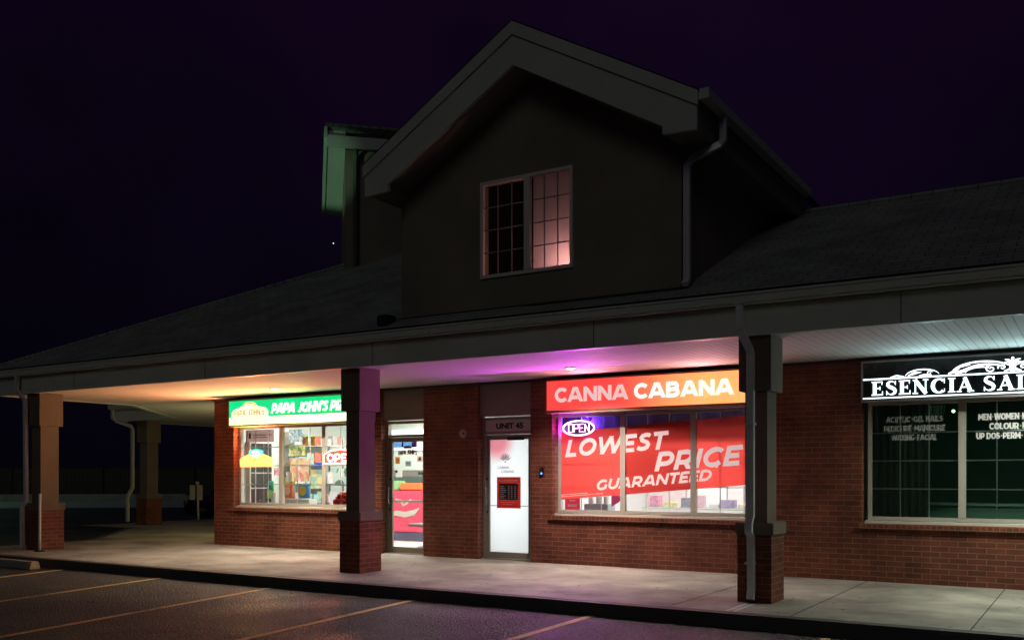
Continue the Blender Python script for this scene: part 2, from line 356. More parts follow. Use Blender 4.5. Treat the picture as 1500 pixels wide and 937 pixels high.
def offset_path(pts, off):
    """mitred offset of an open 2-D path; positive goes to the right of travel"""
    n = len(pts); res = []
    def nrm(a, b):
        dx, dy = b[0]-a[0], b[1]-a[1]; q = math.hypot(dx, dy); return (dy/q, -dx/q)
    for i in range(n):
        if i == 0: nx, ny = nrm(pts[0], pts[1]); k = 1
        elif i == n-1: nx, ny = nrm(pts[-2], pts[-1]); k = 1
        else:
            a = nrm(pts[i-1], pts[i]); b = nrm(pts[i], pts[i+1]); nx, ny = a[0]+b[0], a[1]+b[1]
            q = math.hypot(nx, ny); nx /= q; ny /= q; k = 1/(nx*a[0]+ny*a[1])
        res.append((pts[i][0]+nx*off*k, pts[i][1]+ny*off*k))
    return res
def rail(bm, pts, o0, o1, z0, z1):
    A = offset_path(pts, o0); B = offset_path(pts, o1); prism_xy(bm, A+B[::-1], z0, z1)

def sans_glyphs():
    """heavy geometric capitals as centre lines in a box of height 1: (width, [polylines])"""
    def arc(cx, cz, rx, rz, a0, a1, n=16): return [(cx+rx*math.cos(R(a0+(a1-a0)*i/n)), cz+rz*math.sin(R(a0+(a1-a0)*i/n))) for i in range(n+1)]
    t = .11; G = {}
    G['C'] = (.86, [arc(.49, .5, .38, .39, 42, 318, 22)]); G['O'] = (1.0, [arc(.5, .5, .39, .39, 0, 360, 30)])
    G['G'] = (.92, [arc(.49, .5, .38, .39, 42, 300, 22)+[(.80, .20), (.80, .52)], [(.52, .46), (.91, .46)]][0:1]+[[(.78, .50), (.78, .13)]])
    G['A'] = (1.0, [[(.08, 0), (.46, 1)], [(.92, 0), (.54, 1)], [(.22, .29), (.78, .29)]])
    G['N'] = (.90, [[(t, 0), (t, 1)], [(.79, 0), (.79, 1)], [(.14, .93), (.76, .07)]])
    G['B'] = (.82, [[(t, 0), (t, 1)], [(t, .89), (.46, .89)]+arc(.46, .70, .19, .19, 90, -90, 8)+[(t, .51)], [(t, .51), (.48, .51)]+arc(.48, .31, .22, .20, 90, -90, 8)+[(t, .11)]])
    G['L'] = (.64, [[(t, 0), (t, 1)], [(t, .11), (.62, .11)]]); G['T'] = (.76, [[(0, .89), (.76, .89)], [(.38, 0), (.38, .89)]])
    G['E'] = (.70, [[(t, 0), (t, 1)], [(t, .89), (.67, .89)], [(t, .5), (.60, .5)], [(t, .11), (.69, .11)]])
    G['W'] = (1.34, [[(.06, 1), (.37, .0)], [(.33, 0), (.69, 1)], [(.65, 1), (1.01, 0)], [(.97, 0), (1.28, 1)]])
    sp = [(.64, .80), (.55, .87), (.38, .89), (.22, .83), (.17, .72), (.22, .61), (.40, .53), (.56, .46), (.63, .35), (.60, .22), (.48, .13), (.32, .11), (.17, .15), (.07, .21)]
    G['S'] = (.74, [sp]); G['I'] = (.26, [[(.13, 0), (.13, 1)]])
    G['P'] = (.80, [[(t, 0), (t, 1)], [(t, .89), (.42, .89)]+arc(.42, .63, .26, .26, 90, -90, 10)+[(t, .37)]])
    G['R'] = (.82, G['P'][1]+[[(.44, .40), (.70, 0)]])
    G['U'] = (.86, [[(t, 1), (t, .42)]+arc(.43, .42, .32, .31, 180, 360, 14)+[(.75, 1)]])
    G['D'] = (.90, [[(t, 0), (t, 1)], [(t, .89), (.38, .89)]+arc(.38, .5, .40, .39, 90, -90, 14)+[(t, .11)]])
    G['J'] = (.60, [[(.46, 1), (.46, .32)]+arc(.27, .32, .19, .21, 0, -140, 8)]); G['H'] = (.88, [[(t, 0), (t, 1)], [(.77, 0), (.77, 1)], [(t, .5), (.77, .5)]])
    G["'"] = (.2, [[(.10, .68), (.10, 1)]]); G['Z'] = (.76, [[(.03, .89), (.73, .89)], [(.03, .11), (.73, .11)], [(.62, .84), (.14, .16)]])
    G['M'] = (1.06, [[(t, 0), (t, 1)], [(.95, 0), (.95, 1)], [(.15, .95), (.53, .25)], [(.91, .95), (.53, .25)]]); G['K'] = (.84, [[(t, 0), (t, 1)], [(.76, 1), (.18, .36)], [(.36, .55), (.78, 0)]])
    G['X'] = (.84, [[(.08, 0), (.76, 1)], [(.08, 1), (.76, 0)]]); G['Y'] = (.84, [[(.05, 1), (.42, .42)], [(.79, 1), (.42, .42)], [(.42, 0), (.42, .45)]])
    G['F'] = (.66, [[(t, 0), (t, 1)], [(t, .89), (.64, .89)], [(t, .46), (.56, .46)]]); G['*'] = (.56, [[(.17, .5), (.39, .5)]])
    G[' '] = (.34, []); return G
SG = sans_glyphs()
def sans(bm, s, x, z, y, h, wdt, shear=0., rise=0., th=.22, gap=.07, d=.003):
    """bold capitals facing -Y, fitted to width wdt"""
    tot = sum(SG[c][0] for c in s)+gap*(len(s)-1); k = wdt/(tot+shear)
    cx = 0
    for c in s:
        w_, pls = SG[c]
        for pl in pls:
            pts = []
            for a, b in pl:
                X_ = (cx+a+b*shear)*k; pts.append((x+X_, z+b*h+X_*rise))
            T_ = th*(h+k)/2
            if len(pl) == 2 and abs(pl[0][1]-pl[1][1]) > .3:      # stems and diagonals end level with the line
                (xa, za), (xb, zb) = pts; hw = T_/2/max(.35, abs(zb-za)/math.hypot(xb-xa, zb-za)); hstroke(bm, pts, hw, y, d, rise)
            else: stroke(bm, pts, T_, y, d)
        cx += w_+gap

GZ = .15   # walkway height
# ------------------------------------------------------------------ ground
bm = bmnew(); poly(bm, [(-400, -150, 0), (250, -150, 0), (250, 450, 0), (-400, 450, 0)])
struct("asphalt_ground", bm, M['asphalt'], "dark worn asphalt of the parking lot", "parking lot")
WALK = [(12, 9.9), (-19.45, 9.9), (-19.45, 13.2), (-23.2, 16.9), (-25.6, 16.95), (-25.6, 40), (12, 40)]
bm = bmnew(); prism_xy(bm, WALK, 0, GZ)
struct("walkway", bm, M['walk'], "pale concrete walkway under the canopy", "walkway")
bm = bmnew(); rail(bm, [(12, 9.9), (-19.45, 9.9), (-19.45, 13.2), (-23.2, 16.9), (-25.6, 16.95), (-25.6, 40)][::-1], 0, .16, 0, GZ-.003)
bmesh.ops.bevel(bm, geom=[e for e in bm.edges if all(v.co.z > .1 for v in e.verts)], offset=.02, segments=2, affect='EDGES')
struct("kerb", bm, M['kerb'], "dark kerb along the walkway", "kerb")  # one even dark tone over the whole kerb
bm = bmnew()   # tooled joints: thin dark grooves laid just above the slab
for x in (2.2, .57, -1.05, -2.75, -4.12, -19.0): box(bm, x-.006, x+.006, 9.92, 13.75, GZ+.002, GZ+.004)
struct("walkway_joints", bm, mat("joint_dark", (.05, .045, .04), .9), "dark tooled joints across the walkway slabs", "joints")
# painted stall lines
segs = [((-1.95, 7.0), (-2.32, 9.6)), ((-4.86, 5.2), (-4.99, 9.72)), ((-6.95, 4.6), (-7.59, 9.72)), ((-9.2, 4.4), (-10.16, 9.7)),
        ((-11.6, 4.8), (-12.62, 9.7)), ((-14.1, 5.2), (-15.15, 9.65)), ((-16.7, 5.5), (-17.7, 9.6))]
bm = bmnew()
for (a, b) in segs:
    d = Vector((b[0]-a[0], b[1]-a[1])).normalized(); nx, ny = d.y*.05, -d.x*.05
    poly(bm, [(a[0]-nx, a[1]-ny, .004), (a[0]+nx, a[1]+ny, .004), (b[0]+nx, b[1]+ny, .004), (b[0]-nx, b[1]-ny, .004)])
def worn_paint():
    m, n, l, p = newmat("worn_stall_paint"); geo = n.new("ShaderNodeNewGeometry"); p.inputs["Roughness"].default_value = .7
    a = n.new("ShaderNodeTexNoise"); a.inputs["Scale"].default_value = 22; a.inputs["Detail"].default_value = 6
    b = n.new("ShaderNodeTexNoise"); b.inputs["Scale"].default_value = 1.3; l.new(geo.outputs["Position"], a.inputs["Vector"]); l.new(geo.outputs["Position"], b.inputs["Vector"])
    ad = n.new("ShaderNodeMath"); l.new(a.outputs["Fac"], ad.inputs[0]); l.new(b.outputs["Fac"], ad.inputs[1])
    mr = n.new("ShaderNodeMapRange"); mr.inputs[1].default_value = .70; mr.inputs[2].default_value = .95; l.new(ad.outputs[0], mr.inputs[0])
    mx = n.new("ShaderNodeMix"); mx.data_type = 'RGBA'; mx.inputs[6].default_value = (.12, .10, .07, 1); mx.inputs[7].default_value = (.85, .62, .22, 1)
    l.new(mr.outputs[0], mx.inputs[0]); l.new(mx.outputs[2], p.inputs["Base Color"]); return m
struct("parking_lines", bm, worn_paint(), "faded yellow stall lines painted on the asphalt", "parking lines")
bm = bmnew()
for dx in (0, .075): poly(bm, [(-3.47+dx, 9.93, GZ+.003), (-3.425+dx, 9.93, GZ+.003), (-3.425+dx, 10.62, GZ+.003), (-3.47+dx, 10.62, GZ+.003)])
struct("drain_channel_lines", bm, M['linew'], "two thin white lines on the walkway below the downspout", "painted lines")
bm = bmnew(); rg = random.Random(9)
for k in range(150):
    gx, gy = rg.uniform(-19, 1.5), rg.uniform(9.98, 13.6); disc(bm, (gx, gy, GZ+.0015), rg.uniform(.008, .026), .001, 'Z', 7)
struct("walkway_spots", bm, mat("old_gum", (.10, .09, .08), .9), "small dark trodden spots scattered on the walkway", "spots")
bm = bmnew()
for k in range(130):
    gx, gy = rg.uniform(-18, 0), rg.uniform(5.5, 9.86)
    if k % 3: gy = rg.uniform(9.62, 9.88)
    a_ = rg.uniform(0, 3.14); L_ = rg.uniform(.015, .045); c1, s1 = math.cos(a_)*L_, math.sin(a_)*L_
    poly(bm, [(gx-c1, gy-s1, .006), (gx+s1*.4, gy-c1*.4, .012), (gx+c1, gy+s1, .007), (gx-s1*.4, gy+c1*.4, .016)])
tag(obj("kerb_litter", bm, mat("dry_leaf_litter", (.22, .17, .10), .9, var=.5, scale=20)), "dry leaf bits scattered on the asphalt along the kerb", "leaf litter", kind='stuff')
# wheel stop
bm = bmnew()
prism_yz(bm, [(-.09, 0), (.09, 0), (.07, .10), (.05, .125), (-.05, .125), (-.07, .10)], -.95, .95)
bmesh.ops.rotate(bm, verts=bm.verts, cent=(0, 0, 0), matrix=Matrix.Rotation(R(-2), 3, 'Z')); bmesh.ops.translate(bm, verts=bm.verts, vec=(-16.62, 9.5, .003))
ws = thing("wheel_stop", "pale concrete wheel stop at the kerb by the corner column", "wheel stop", (-16.62, 9.5, 0))
obj("stop_body", bm, M['stop'], ws)
bm = bmnew(); prism_yz(bm, [(-.092, 0), (.092, 0), (.072, .103), (.052, .128), (-.052, .128), (-.072, .103)], .80, .955)
bmesh.ops.rotate(bm, verts=bm.verts, cent=(0, 0, 0), matrix=Matrix.Rotation(R(-2), 3, 'Z')); bmesh.ops.translate(bm, verts=bm.verts, vec=(-16.62, 9.5, .003))
obj("painted_end", bm, M['yellow'], ws)

# far side: road, berm, fence, laid across the view's left
cs, sn = math.cos(R(32)), math.sin(R(32))
def far(d, l): return (-sn*d+cs*l, cs*d+sn*l)
def strip(d0l, d1l, d0r, d1r, z0, z1, m, nm, lab, cat, l0=-75, l1=6):
    bm = bmnew(); a, b, c, e = far(d0l, l0), far(d0r, l1), far(d1r, l1), far(d1l, l0); prism_xy(bm, [a, b, c, e], z0, z1)
    return struct(nm, bm, m, lab, cat)
strip(38, 50, 52, 68, -.1, .006, M['road'], "far_road", "pale strip of road beyond the parking lot", "road")
strip(50.5, 90, 68.5, 110, -.1, .35, mat("night_grass", (.05, .06, .03), .95, var=.3, scale=3, bump=.5), "grass_verge", "dark grass verge in front of the far fence", "verge")
strip(50.1, 50.5, 68.1, 68.5, 0, .42, M['stop'], "far_kerb", "thin pale kerb between road and grass verge", "kerb")
ft = thing("board_fence", "long dark board fence beyond the road, behind the corner columns", "fence", far(62, -30)+(.3,))
fm = mat("weathered_fence_boards", (.055, .045, .036), .9, var=.3, scale=3)
bm = bmnew(); l = -72.
while l < 4:
    a = far(62, l); b = far(62, l+.235); c = far(62.05, l+.235); e = far(62.05, l); prism_xy(bm, [a, b, c, e], .3, 2.1+random.uniform(-.02, .02)); l += .25
obj("fence_boards", bm, fm, ft)
for k in range(-72, 4, 3):
    bm = bmnew(); a = far(61.88, k); b = far(61.88, k+.12); c = far(61.995, k+.12); e = far(61.995, k); prism_xy(bm, [a, b, c, e], .3, 2.18)
    obj("fence_post", bm, fm, ft)

# ------------------------------------------------------------------ the building
B = thing("retail_building", "brick strip mall with grey hip roof, stucco dormer and covered walkway", "building", (-9, 13.75, GZ))
YW = 13.75; ZS = 3.25
def wallpiece(*a): box(WB, *a)
WB = bmnew()
T = 13.98
for x0, x1, z0, z1 in [(-16.12, -15.52, GZ, ZS), (-15.52, -11.8, GZ, .90), (-15.52, -11.8, 2.66, ZS), (-11.8, -11.5, GZ, ZS),
                       (-10.5, -9.3, GZ, ZS), (-8.22, -7.8, GZ, ZS), (-7.8, -4.08, GZ, .90), (-7.8, -4.08, 2.66, ZS), (-4.08, -2.83, GZ, ZS),
                       (-2.83, .88, GZ, .90), (-2.83, .88, 2.66, ZS), (.88, 12, GZ, ZS)]:
    box(WB, x0, x1, YW, T, z0, z1)
bmesh.ops.remove_doubles(WB, verts=WB.verts, dist=.0005)
wall = obj("brick_wall", WB, M['brick'], B)
bm = bmnew(); box(bm, -16.119, -15.97, T+.002, 19.5, GZ, ZS); obj("side_wall", bm, M['brick'], B)
bm = bmnew(); box(bm, -16.12, 12, 19.502, 19.7, GZ, ZS); obj("rear_wall", bm, M['brick'], B)
for x0, x1 in ((-11.5, -10.5), (-9.3, -8.22)):
    bm = bmnew(); box(bm, x0, x1, YW+.06, T, 2.66, ZS); obj("stucco_panel", bm, M['stucco'], B)
for x0, x1 in ((-15.52, -11.8), (-7.8, -4.08), (-2.83, .88)):
    bm = bmnew(); prism_yz(bm, [(YW-.045, .885), (YW+.11, .885), (YW+.11, .965), (YW-.045, .945)], x0-.04, x1+.04)
    obj("rowlock_sill", bm, M['rowlock'], B)

# canopy outline, travelled from right to left (outside is to the left of travel -> negative offset)
CAN = [(12, 10.80), (-18.98, 10.80), (-18.98, 13.9), (-22.3, 17.66), (-24.9, 17.70), (-24.9, 30)]
bm = bmnew(); rail(bm, CAN, -.12, 0, 3.235, 3.60); obj("fascia_beam", bm, M['fascia'], B)
for jx in (-16.4, -12.75, -9.1, -5.45, -1.8, 1.85):
    bm = bmnew(); box(bm, jx-.005, jx+.005, 10.676, 10.6795, 3.24, 3.575); obj("fascia_joint", bm, M['flash'], B)
    bm = bmnew(); box(bm, jx+1.1, jx+1.14, 10.548, 10.558, 3.602, 3.70); obj("gutter_joint", bm, M['gutter'], B)
bm = bmnew(); rail(bm, CAN, -.24, -.125, 3.60, 3.70); rail(bm, CAN, -.225, -.135, 3.58, 3.60)
rail(bm, CAN, -.255, -.235, 3.688, 3.712)
obj("gutter", bm, M['gutter'], B)
bm = bmnew(); rail(bm, CAN, -.13, -.122, 3.575, 3.60); rail(bm, CAN, -.25, -.08, 3.713, 3.73); obj("drip_edge", bm, M['flash'], B)
bm = bmnew(); prism_xy(bm, [(12, 10.80), (-18.98, 10.80), (-18.98, 13.9), (-22.3, 17.66), (-24.9, 17.70), (-24.9, 30), (-16.1, 30), (-16.1, 19.7), (12, 19.7)], ZS, ZS+.03)
obj("soffit", bm, M['soffit'], B)
bm = bmnew(); box(bm, -16.14, -4.0, YW-.03, YW-.001, ZS-.045, ZS-.001); box(bm, -4.0, 12, YW-.03, YW-.001, ZS-.045, ZS-.001)
box(bm, -16.15, -16.121, YW-.03, 19.7, ZS-.045, ZS-.001); obj("soffit_trim", bm, M['flash'], B)

# roof (hip, continued by the wing behind the corner)
EY, EZ, RY, RZ, EXL = 10.53, 3.735, 15.15, 5.78, -19.25
ap1, ap2 = (-20.6, 21.5, 5.6), (-20.6, 28, 5.6); r1 = (EXL+RY-EY, RY, RZ); r2 = (12, RY, RZ)
bm = bmnew()
r1 = (EXL+6.3, EY+6.3, EZ+3.08); rq = (-9.2, EY+6.3, EZ+3.08); rm = (-6.5, RY, RZ); em = (-6.5, EY, EZ)
poly(bm, [em, (EXL, EY, EZ), r1, rq]); poly(bm, [em, rq, rm]); poly(bm, [(12, EY, EZ), em, rm, r2]); poly(bm, [(EXL, EY, EZ), (EXL, 14.0, EZ), r1])
poly(bm, [(EXL, 14.0, EZ), (-22.45, 17.42, EZ), ap1, r1]); poly(bm, [(-22.45, 17.42, EZ), (-25.15, 17.45, EZ), ap1])
poly(bm, [(-25.15, 17.45, EZ), (-25.15, 30, EZ), ap2, ap1]); poly(bm, [r1, ap1, ap2, (-16, 30, EZ), (-16, 19.9, EZ)]); poly(bm, [r1, rq, (-9.2, 19.9, EZ), (-16, 19.9, EZ)]); poly(bm, [rq, rm, (-6.5, 19.9, EZ), (-9.2, 19.9, EZ)]); poly(bm, [r2, rm, (-6.5, 19.9, EZ), (12, 19.9, EZ)])
bmesh.ops.remove_doubles(bm, verts=bm.verts, dist=.001)
roof = obj("roof", bm, M['shingle'], B)
bm = bmnew(); tube(bm, [(EXL+.1, EY+.1, EZ+.05), (r1[0], r1[1], r1[2]+.01)], .05, 6); tube(bm, [(-6.5, RY, RZ+.01), (12, RY, RZ+.01)], .06, 6)
obj("ridge_cap", bm, M['shingle'], roof)
bm = bmnew(); box(bm, -8.98, -8.78, 10.62, 10.86, 3.80, 3.96, .02); box(bm, -8.93, -8.83, 10.60, 10.64, 3.83, 3.93); obj("roof_vent", bm, M['flash'], roof)

# dormer -------------------------------------------------------------
DX0, DX1, DY = -8.74, -4.37, 10.92; DXM = -6.50
WX0, WX1, WZ0, WZ1 = -7.34, -5.86, 4.35, 5.69
bm = bmnew(); t = DY+.2
zr = lambda x: 6.98-.565*abs(x-DXM)
prism_xz(bm, [(DX0, 3.6), (WX0, 3.6), (WX0, zr(WX0)), (DX0, zr(DX0))], DY, t)
prism_xz(bm, [(WX1, 3.6), (DX1, 3.6), (DX1, zr(DX1)), (WX1, zr(WX1))], DY, t)
prism_xz(bm, [(WX0, 3.6), (WX1, 3.6), (WX1, WZ0), (WX0, WZ0)], DY, t)
prism_xz(bm, [(WX0, WZ1), (WX1, WZ1), (WX1, zr(WX1)), (DXM, zr(DXM)), (WX0, zr(WX0))], DY, t)
box(bm, DX0, DX0+.15, t, 16, 3.6, 5.7); box(bm, DX1-.15, DX1, t, 16, 3.6, 5.7)
dorm = obj("dormer_wall", bm, M['gstucco'], B)
bm = bmnew(); box(bm, DX0-.03, DX1+.04, DY-.03, DY-.002, 3.80, 3.93); box(bm, DX1+.002, DX1+.03, DY-.03, 11.2, 3.80, 3.99); obj("base_flashing", bm, M['flash'], dorm)
YR0 = 10.42; zt = lambda x: 7.53-.57*abs(x-DXM)
for s in (-1, 1):
    xo = DXM+s*2.52; xi = DXM+s*2.09
    pts = [(DXM, zt(DXM)), (xo, zt(xo)), (xo, 5.64), (xi, 5.66), (xi, zt(xi)-.58), (DXM, zt(DXM)-.56)]
    bm = bmnew(); prism_xz(bm, pts, YR0, YR0+.05); obj("rake_fascia", bm, M['fascia'], dorm)
    pts2 = [(DXM, zt(DXM)-.01), (xo-s*.02, zt(xo-s*.02)-.01), (xo-s*.02, 5.66), (xi, 5.68), (xi, zt(xi)-.56), (DXM, zt(DXM)-.54)]
    bm = bmnew(); prism_xz(bm, pts2, YR0+.052, DY-.002)
    xw = DX0 if s < 0 else DX1
    box(bm, xo-s*.02, xw+s*.001, DY, 15.4, 5.66, zt(xo)-.02); obj("eave_soffit", bm, mat("eave_paint", (.22, .22, .20), .7) if s < 0 else bpy.data.materials["eave_paint"], dorm)
    bm = bmnew(); x2 = xo+s*.03
    poly(bm, [(DXM, YR0-.03, zt(DXM)+.02), (x2, YR0-.03, zt(x2)+.02), (x2, 16.5, zt(x2)+.02), (DXM, 16.5, zt(DXM)+.02)])
    poly(bm, [(DXM, YR0-.03, zt(DXM)+.005), (x2, YR0-.03, zt(x2)+.005), (x2, 16.5, zt(x2)+.005), (DXM, 16.5, zt(DXM)+.005)])
    obj("dormer_roof", bm, M['shingle'], dorm)
# upper window trim line on the fascia
for s in (-1, 1):
    bm = bmnew(); xo = DXM+s*2.54
    prism_xz(bm, [(DXM, zt(DXM)+.0), (xo, zt(xo)+.0), (xo, zt(xo)-.17), (DXM, zt(DXM)-.17)], YR0-.028, YR0-.002); obj("barge_board", bm, M['fascia'], dorm)
bm = bmnew(); box(bm, -3.96, -3.84, 10.45, 15.0, 5.99, 6.10); box(bm, -3.965, -3.835, 10.43, 10.45, 5.985, 6.105); obj("dormer_gutter", bm, M['gutter'], dorm)
bm = bmnew(); tube(bm, [(-3.90, 11.1, 6.0), (-3.90, 11.1, 5.70), (-3.93, 11.06, 5.64), (-4.25, 10.97, 5.50), (-4.31, 10.96, 5.42), (-4.31, 10.96, 4.03), (-4.31, 10.88, 3.95)], 0, rx=.04, ry=.03, square=True)
obj("dormer_downspout", bm, M['spout'], B)

def window(parent, x0, x1, z0, z1, y, mull, cols, rows, fm, gl, sill=True, fw=.05, gm=None, depth=.06):
    bm = bmnew(); xs = [x0]+mull+[x1]
    box(bm, x0, x1, y, y+depth, z0, z0+fw); box(bm, x0, x1, y, y+depth, z1-fw, z1)
    box(bm, x0, x0+fw, y, y+depth, z0+fw, z1-fw); box(bm, x1-fw, x1, y, y+depth, z0+fw, z1-fw)
    for m_ in mull: box(bm, m_-.045, m_+.045, y-.006, y+depth, z0+fw, z1-fw)
    wn = obj("window", bm, fm, parent)
    for i in range(len(xs)-1):
        a = xs[i]+(fw if i == 0 else .045); b = xs[i+1]-(fw if i == len(xs)-2 else .045)
        bm = bmnew(); poly(bm, [(a, y+.03, z0+fw), (b, y+.03, z0+fw), (b, y+.03, z1-fw), (a, y+.03, z1-fw)]); obj("pane", bm, gl, wn)
        bm = bmnew()
        for k in range(1, cols): xx = a+(b-a)*k/cols; box(bm, xx-.008, xx+.008, y+.042, y+.05, z0+fw, z1-fw)
        for k in range(1, rows): zz = z0+fw+(z1-z0-2*fw)*k/rows; box(bm, a, b, y+.038, y+.046, zz-.008, zz+.008)
        obj("grille", bm, gm or M['grille'], wn)
    if sill:
        bm = bmnew(); prism_yz(bm, [(y-.075, z0-.05), (y+depth, z0-.05), (y+depth, z0-.002), (y-.075, z0-.015)], x0-.03, x1+.03); obj("sill", bm, M['sill'], wn)
    return wn
YF = 13.86
wp = window(B, -15.46, -11.86, 1.0, 2.645, YF, [-14.24, -13.06], 3, 4, M['frame'], M['glass'])
wc = window(B, -7.74, -4.14, 1.0, 2.645, YF, [-6.55, -5.35], 3, 4, M['frame'], M['glass'])
wsn = window(B, -2.77, .82, 1.0, 2.645, YF, [-1.57, -.38], 3, 4, M['frame'], M['sglass'])
wd = window(B, WX0+.01, WX1-.01, WZ0, WZ1, DY-.03, [-6.57], 3, 4, M['wframe'], M['glass'], sill=False, fw=.045, gm=mat("grey_grille", (.30, .27, .27), .6))

def door(x0, x1, transom, glz=True):
    """aluminium storefront door with transom: door > frame pieces, glass, bars"""
    y = 13.90; bm = bmnew()
    box(bm, x0, x0+.05, y-.01, y+.09, GZ, 2.64); box(bm, x1-.05, x1, y-.01, y+.09, GZ, 2.64)
    box(bm, x0+.05, x1-.05, y-.01, y+.09, 2.59, 2.64); box(bm, x0+.05, x1-.05, y-.01, y+.09, 2.34, 2.385)
    box(bm, x0+.05, x1-.05, y-.03, y+.1, GZ, GZ+.02)
    f = obj("door_frame", bm, M['alu'], B)
    bm = bmnew(); a, b = x0+.055, x1-.055
    box(bm, a, a+.075, y+.01, y+.055, GZ+.025, 2.335); box(bm, b-.075, b, y+.01, y+.055, GZ+.025, 2.335)
    box(bm, a+.075, b-.075, y+.01, y+.055, 2.25, 2.335); box(bm, a+.075, b-.075, y+.01, y+.055, GZ+.025, GZ+.13)
    d = obj("door", bm, M['alu'], B)
    bm = bmnew(); poly(bm, [(a+.075, y+.03, GZ+.13), (b-.075, y+.03, GZ+.13), (b-.075, y+.03, 2.25), (a+.075, y+.03, 2.25)]); obj("door_glass", bm, M['glass'], d)
    bm = bmnew(); hx = a+.035
    tube(bm, [(hx, y+.01, 1.42), (hx, y-.05, 1.42), (hx, y-.06, 1.38), (hx, y-.06, 1.14), (hx, y-.05, 1.10), (hx, y+.01, 1.10)], .012, 8)
    obj("pull_handle", bm, M['chrome'], d, smooth=True)
    bm = bmnew(); disc(bm, (hx, y-.004, 1.56), .022, .014, 'Y'); obj("lock", bm, M['dark'], d); bm = bmnew(); disc(bm, (hx, y-.004, .98), .022, .014, 'Y'); obj("lock", bm, M['dark'], d)
    for z in (.4, 1.25, 2.1): bm = bmnew(); tube(bm, [(b+.012, y+.0, z-.06), (b+.012, y+.0, z+.06)], .013, 8); obj("hinge", bm, M['dark'], d)
    return f, d, a+.075, b-.075, y
f1, d1, a1, b1, yd = door(-11.49, -10.51, True)
bm = bmnew(); poly(bm, [(-11.44, yd+.03, 2.385), (-10.56, yd+.03, 2.385), (-10.56, yd+.03, 2.59), (-11.44, yd+.03, 2.59)]); obj("transom_pane", bm, M['glass'], f1)
bm = bmnew(); box(bm, a1, b1, yd+.06, yd+.09, 1.12, 1.155); obj("push_bar", bm, mat("bright_push_bar", (.75, .78, .75), .35), d1)
f2, d2, a2, b2, _ = door(-9.29, -8.23, True)
bm = bmnew(); box(bm, -9.24, -8.28, yd+.01, yd+.03, 2.385, 2.59); tp = obj("transom_panel", bm, mat("transom_grey", (.62, .58, .56), .6, var=.05), f2)
bm = bmnew(); text_into(bm, "UNIT 45", -9.02, 2.435, yd+.007, .105, .56, bold=.05); obj("unit_number", bm, M['black'], f2)
bm = bmnew(); box(bm, b2-.42, b2-.08, yd-.01, yd+.009, 2.235, 2.29); obj("door_closer", bm, M['dark'], d2)
# frosted film on the second door, translucent, lit from the vestibule behind
def frost():
    m, n, l, p = newmat("frosted_film"); n.remove(p); o = n["Material Output"]
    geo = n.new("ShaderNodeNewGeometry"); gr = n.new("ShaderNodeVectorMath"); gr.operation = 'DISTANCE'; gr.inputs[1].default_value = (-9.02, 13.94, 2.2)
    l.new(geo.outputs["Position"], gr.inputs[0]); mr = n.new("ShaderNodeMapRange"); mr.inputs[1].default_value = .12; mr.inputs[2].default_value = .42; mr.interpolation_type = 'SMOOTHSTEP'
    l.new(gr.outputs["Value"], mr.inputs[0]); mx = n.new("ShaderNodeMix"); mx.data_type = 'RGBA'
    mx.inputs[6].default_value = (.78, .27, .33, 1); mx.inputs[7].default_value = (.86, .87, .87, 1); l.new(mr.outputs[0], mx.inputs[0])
    d = n.new("ShaderNodeBsdfDiffuse"); t = n.new("ShaderNodeBsdfTranslucent"); ms = n.new("ShaderNodeMixShader"); ms.inputs[0].default_value = .6
    l.new(mx.outputs[2], d.inputs[0]); l.new(mx.outputs[2], t.inputs[0]); l.new(d.outputs[0], ms.inputs[1]); l.new(t.outputs[0], ms.inputs[2]); l.new(ms.outputs[0], o.inputs[0]); return m
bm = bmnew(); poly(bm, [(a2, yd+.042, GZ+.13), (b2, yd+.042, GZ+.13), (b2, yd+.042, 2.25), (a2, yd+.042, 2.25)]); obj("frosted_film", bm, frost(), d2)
bm = bmnew(); box(bm, a2, b2, yd+.025, yd+.028, 1.085, 1.098); obj("film_seam", bm, mat("seam_grey", (.3, .3, .3), .6), d2)
bm = bmnew(); yy = yd+.026; cx_ = -8.84; dec = mat("grey_vinyl", (.33, .31, .31), .6)
for k in range(7):
    an = R(-60+20*k); pts = [(cx_+math.sin(an)*r_, 1.86+math.cos(an)*r_*1.15) for r_ in (.03, .06, .09, .12, .135)]
    stroke(bm, pts, [.004, .014, .020, .014, .003], yy, .002)
disc(bm, (cx_, yy-.004, 1.855), .014, .003, 'Y', 12)
text_into(bm, "CANNA", -9.0, 1.735, yy, .05, .24, bold=0); text_into(bm, "CABANA", -8.93, 1.665, yy, .05, .27, bold=0)
obj("door_logo", bm, dec, d2)

# ------------------------------------------------------------------ columns of the canopy
def column(cx_, cy_, hx=.2, hy=.25, lab=None):
    bm = bmnew(); box(bm, cx_-hx, cx_+hx, cy_-hy, cy_+hy, GZ, .93); c = obj("column", bm, M['brick'], B, lab)
    bm = bmnew(); box(bm, cx_-hx-.025, cx_+hx+.025, cy_-hy-.025, cy_+hy+.025, .93, 1.075, .012); obj("base_cap", bm, M['colstucco'], c)
    bm = bmnew(); box(bm, cx_-hx+.07, cx_+hx-.07, cy_-hy+.07, cy_+hy-.07, 1.075, 2.60); obj("shaft", bm, M['colstucco'], c)
    bm = bmnew(); box(bm, cx_-hx+.01, cx_+hx-.01, cy_-hy+.01, cy_+hy-.01, 2.60, 3.249, .008); obj("capital", bm, M['colstucco'], c)
column(-9.65, 11.05); column(-3.40, 10.98); column(2.85, 11.0); column(-17.88, 11.02, .22, .26)
column(-24.15, 18.15, .24, .26)
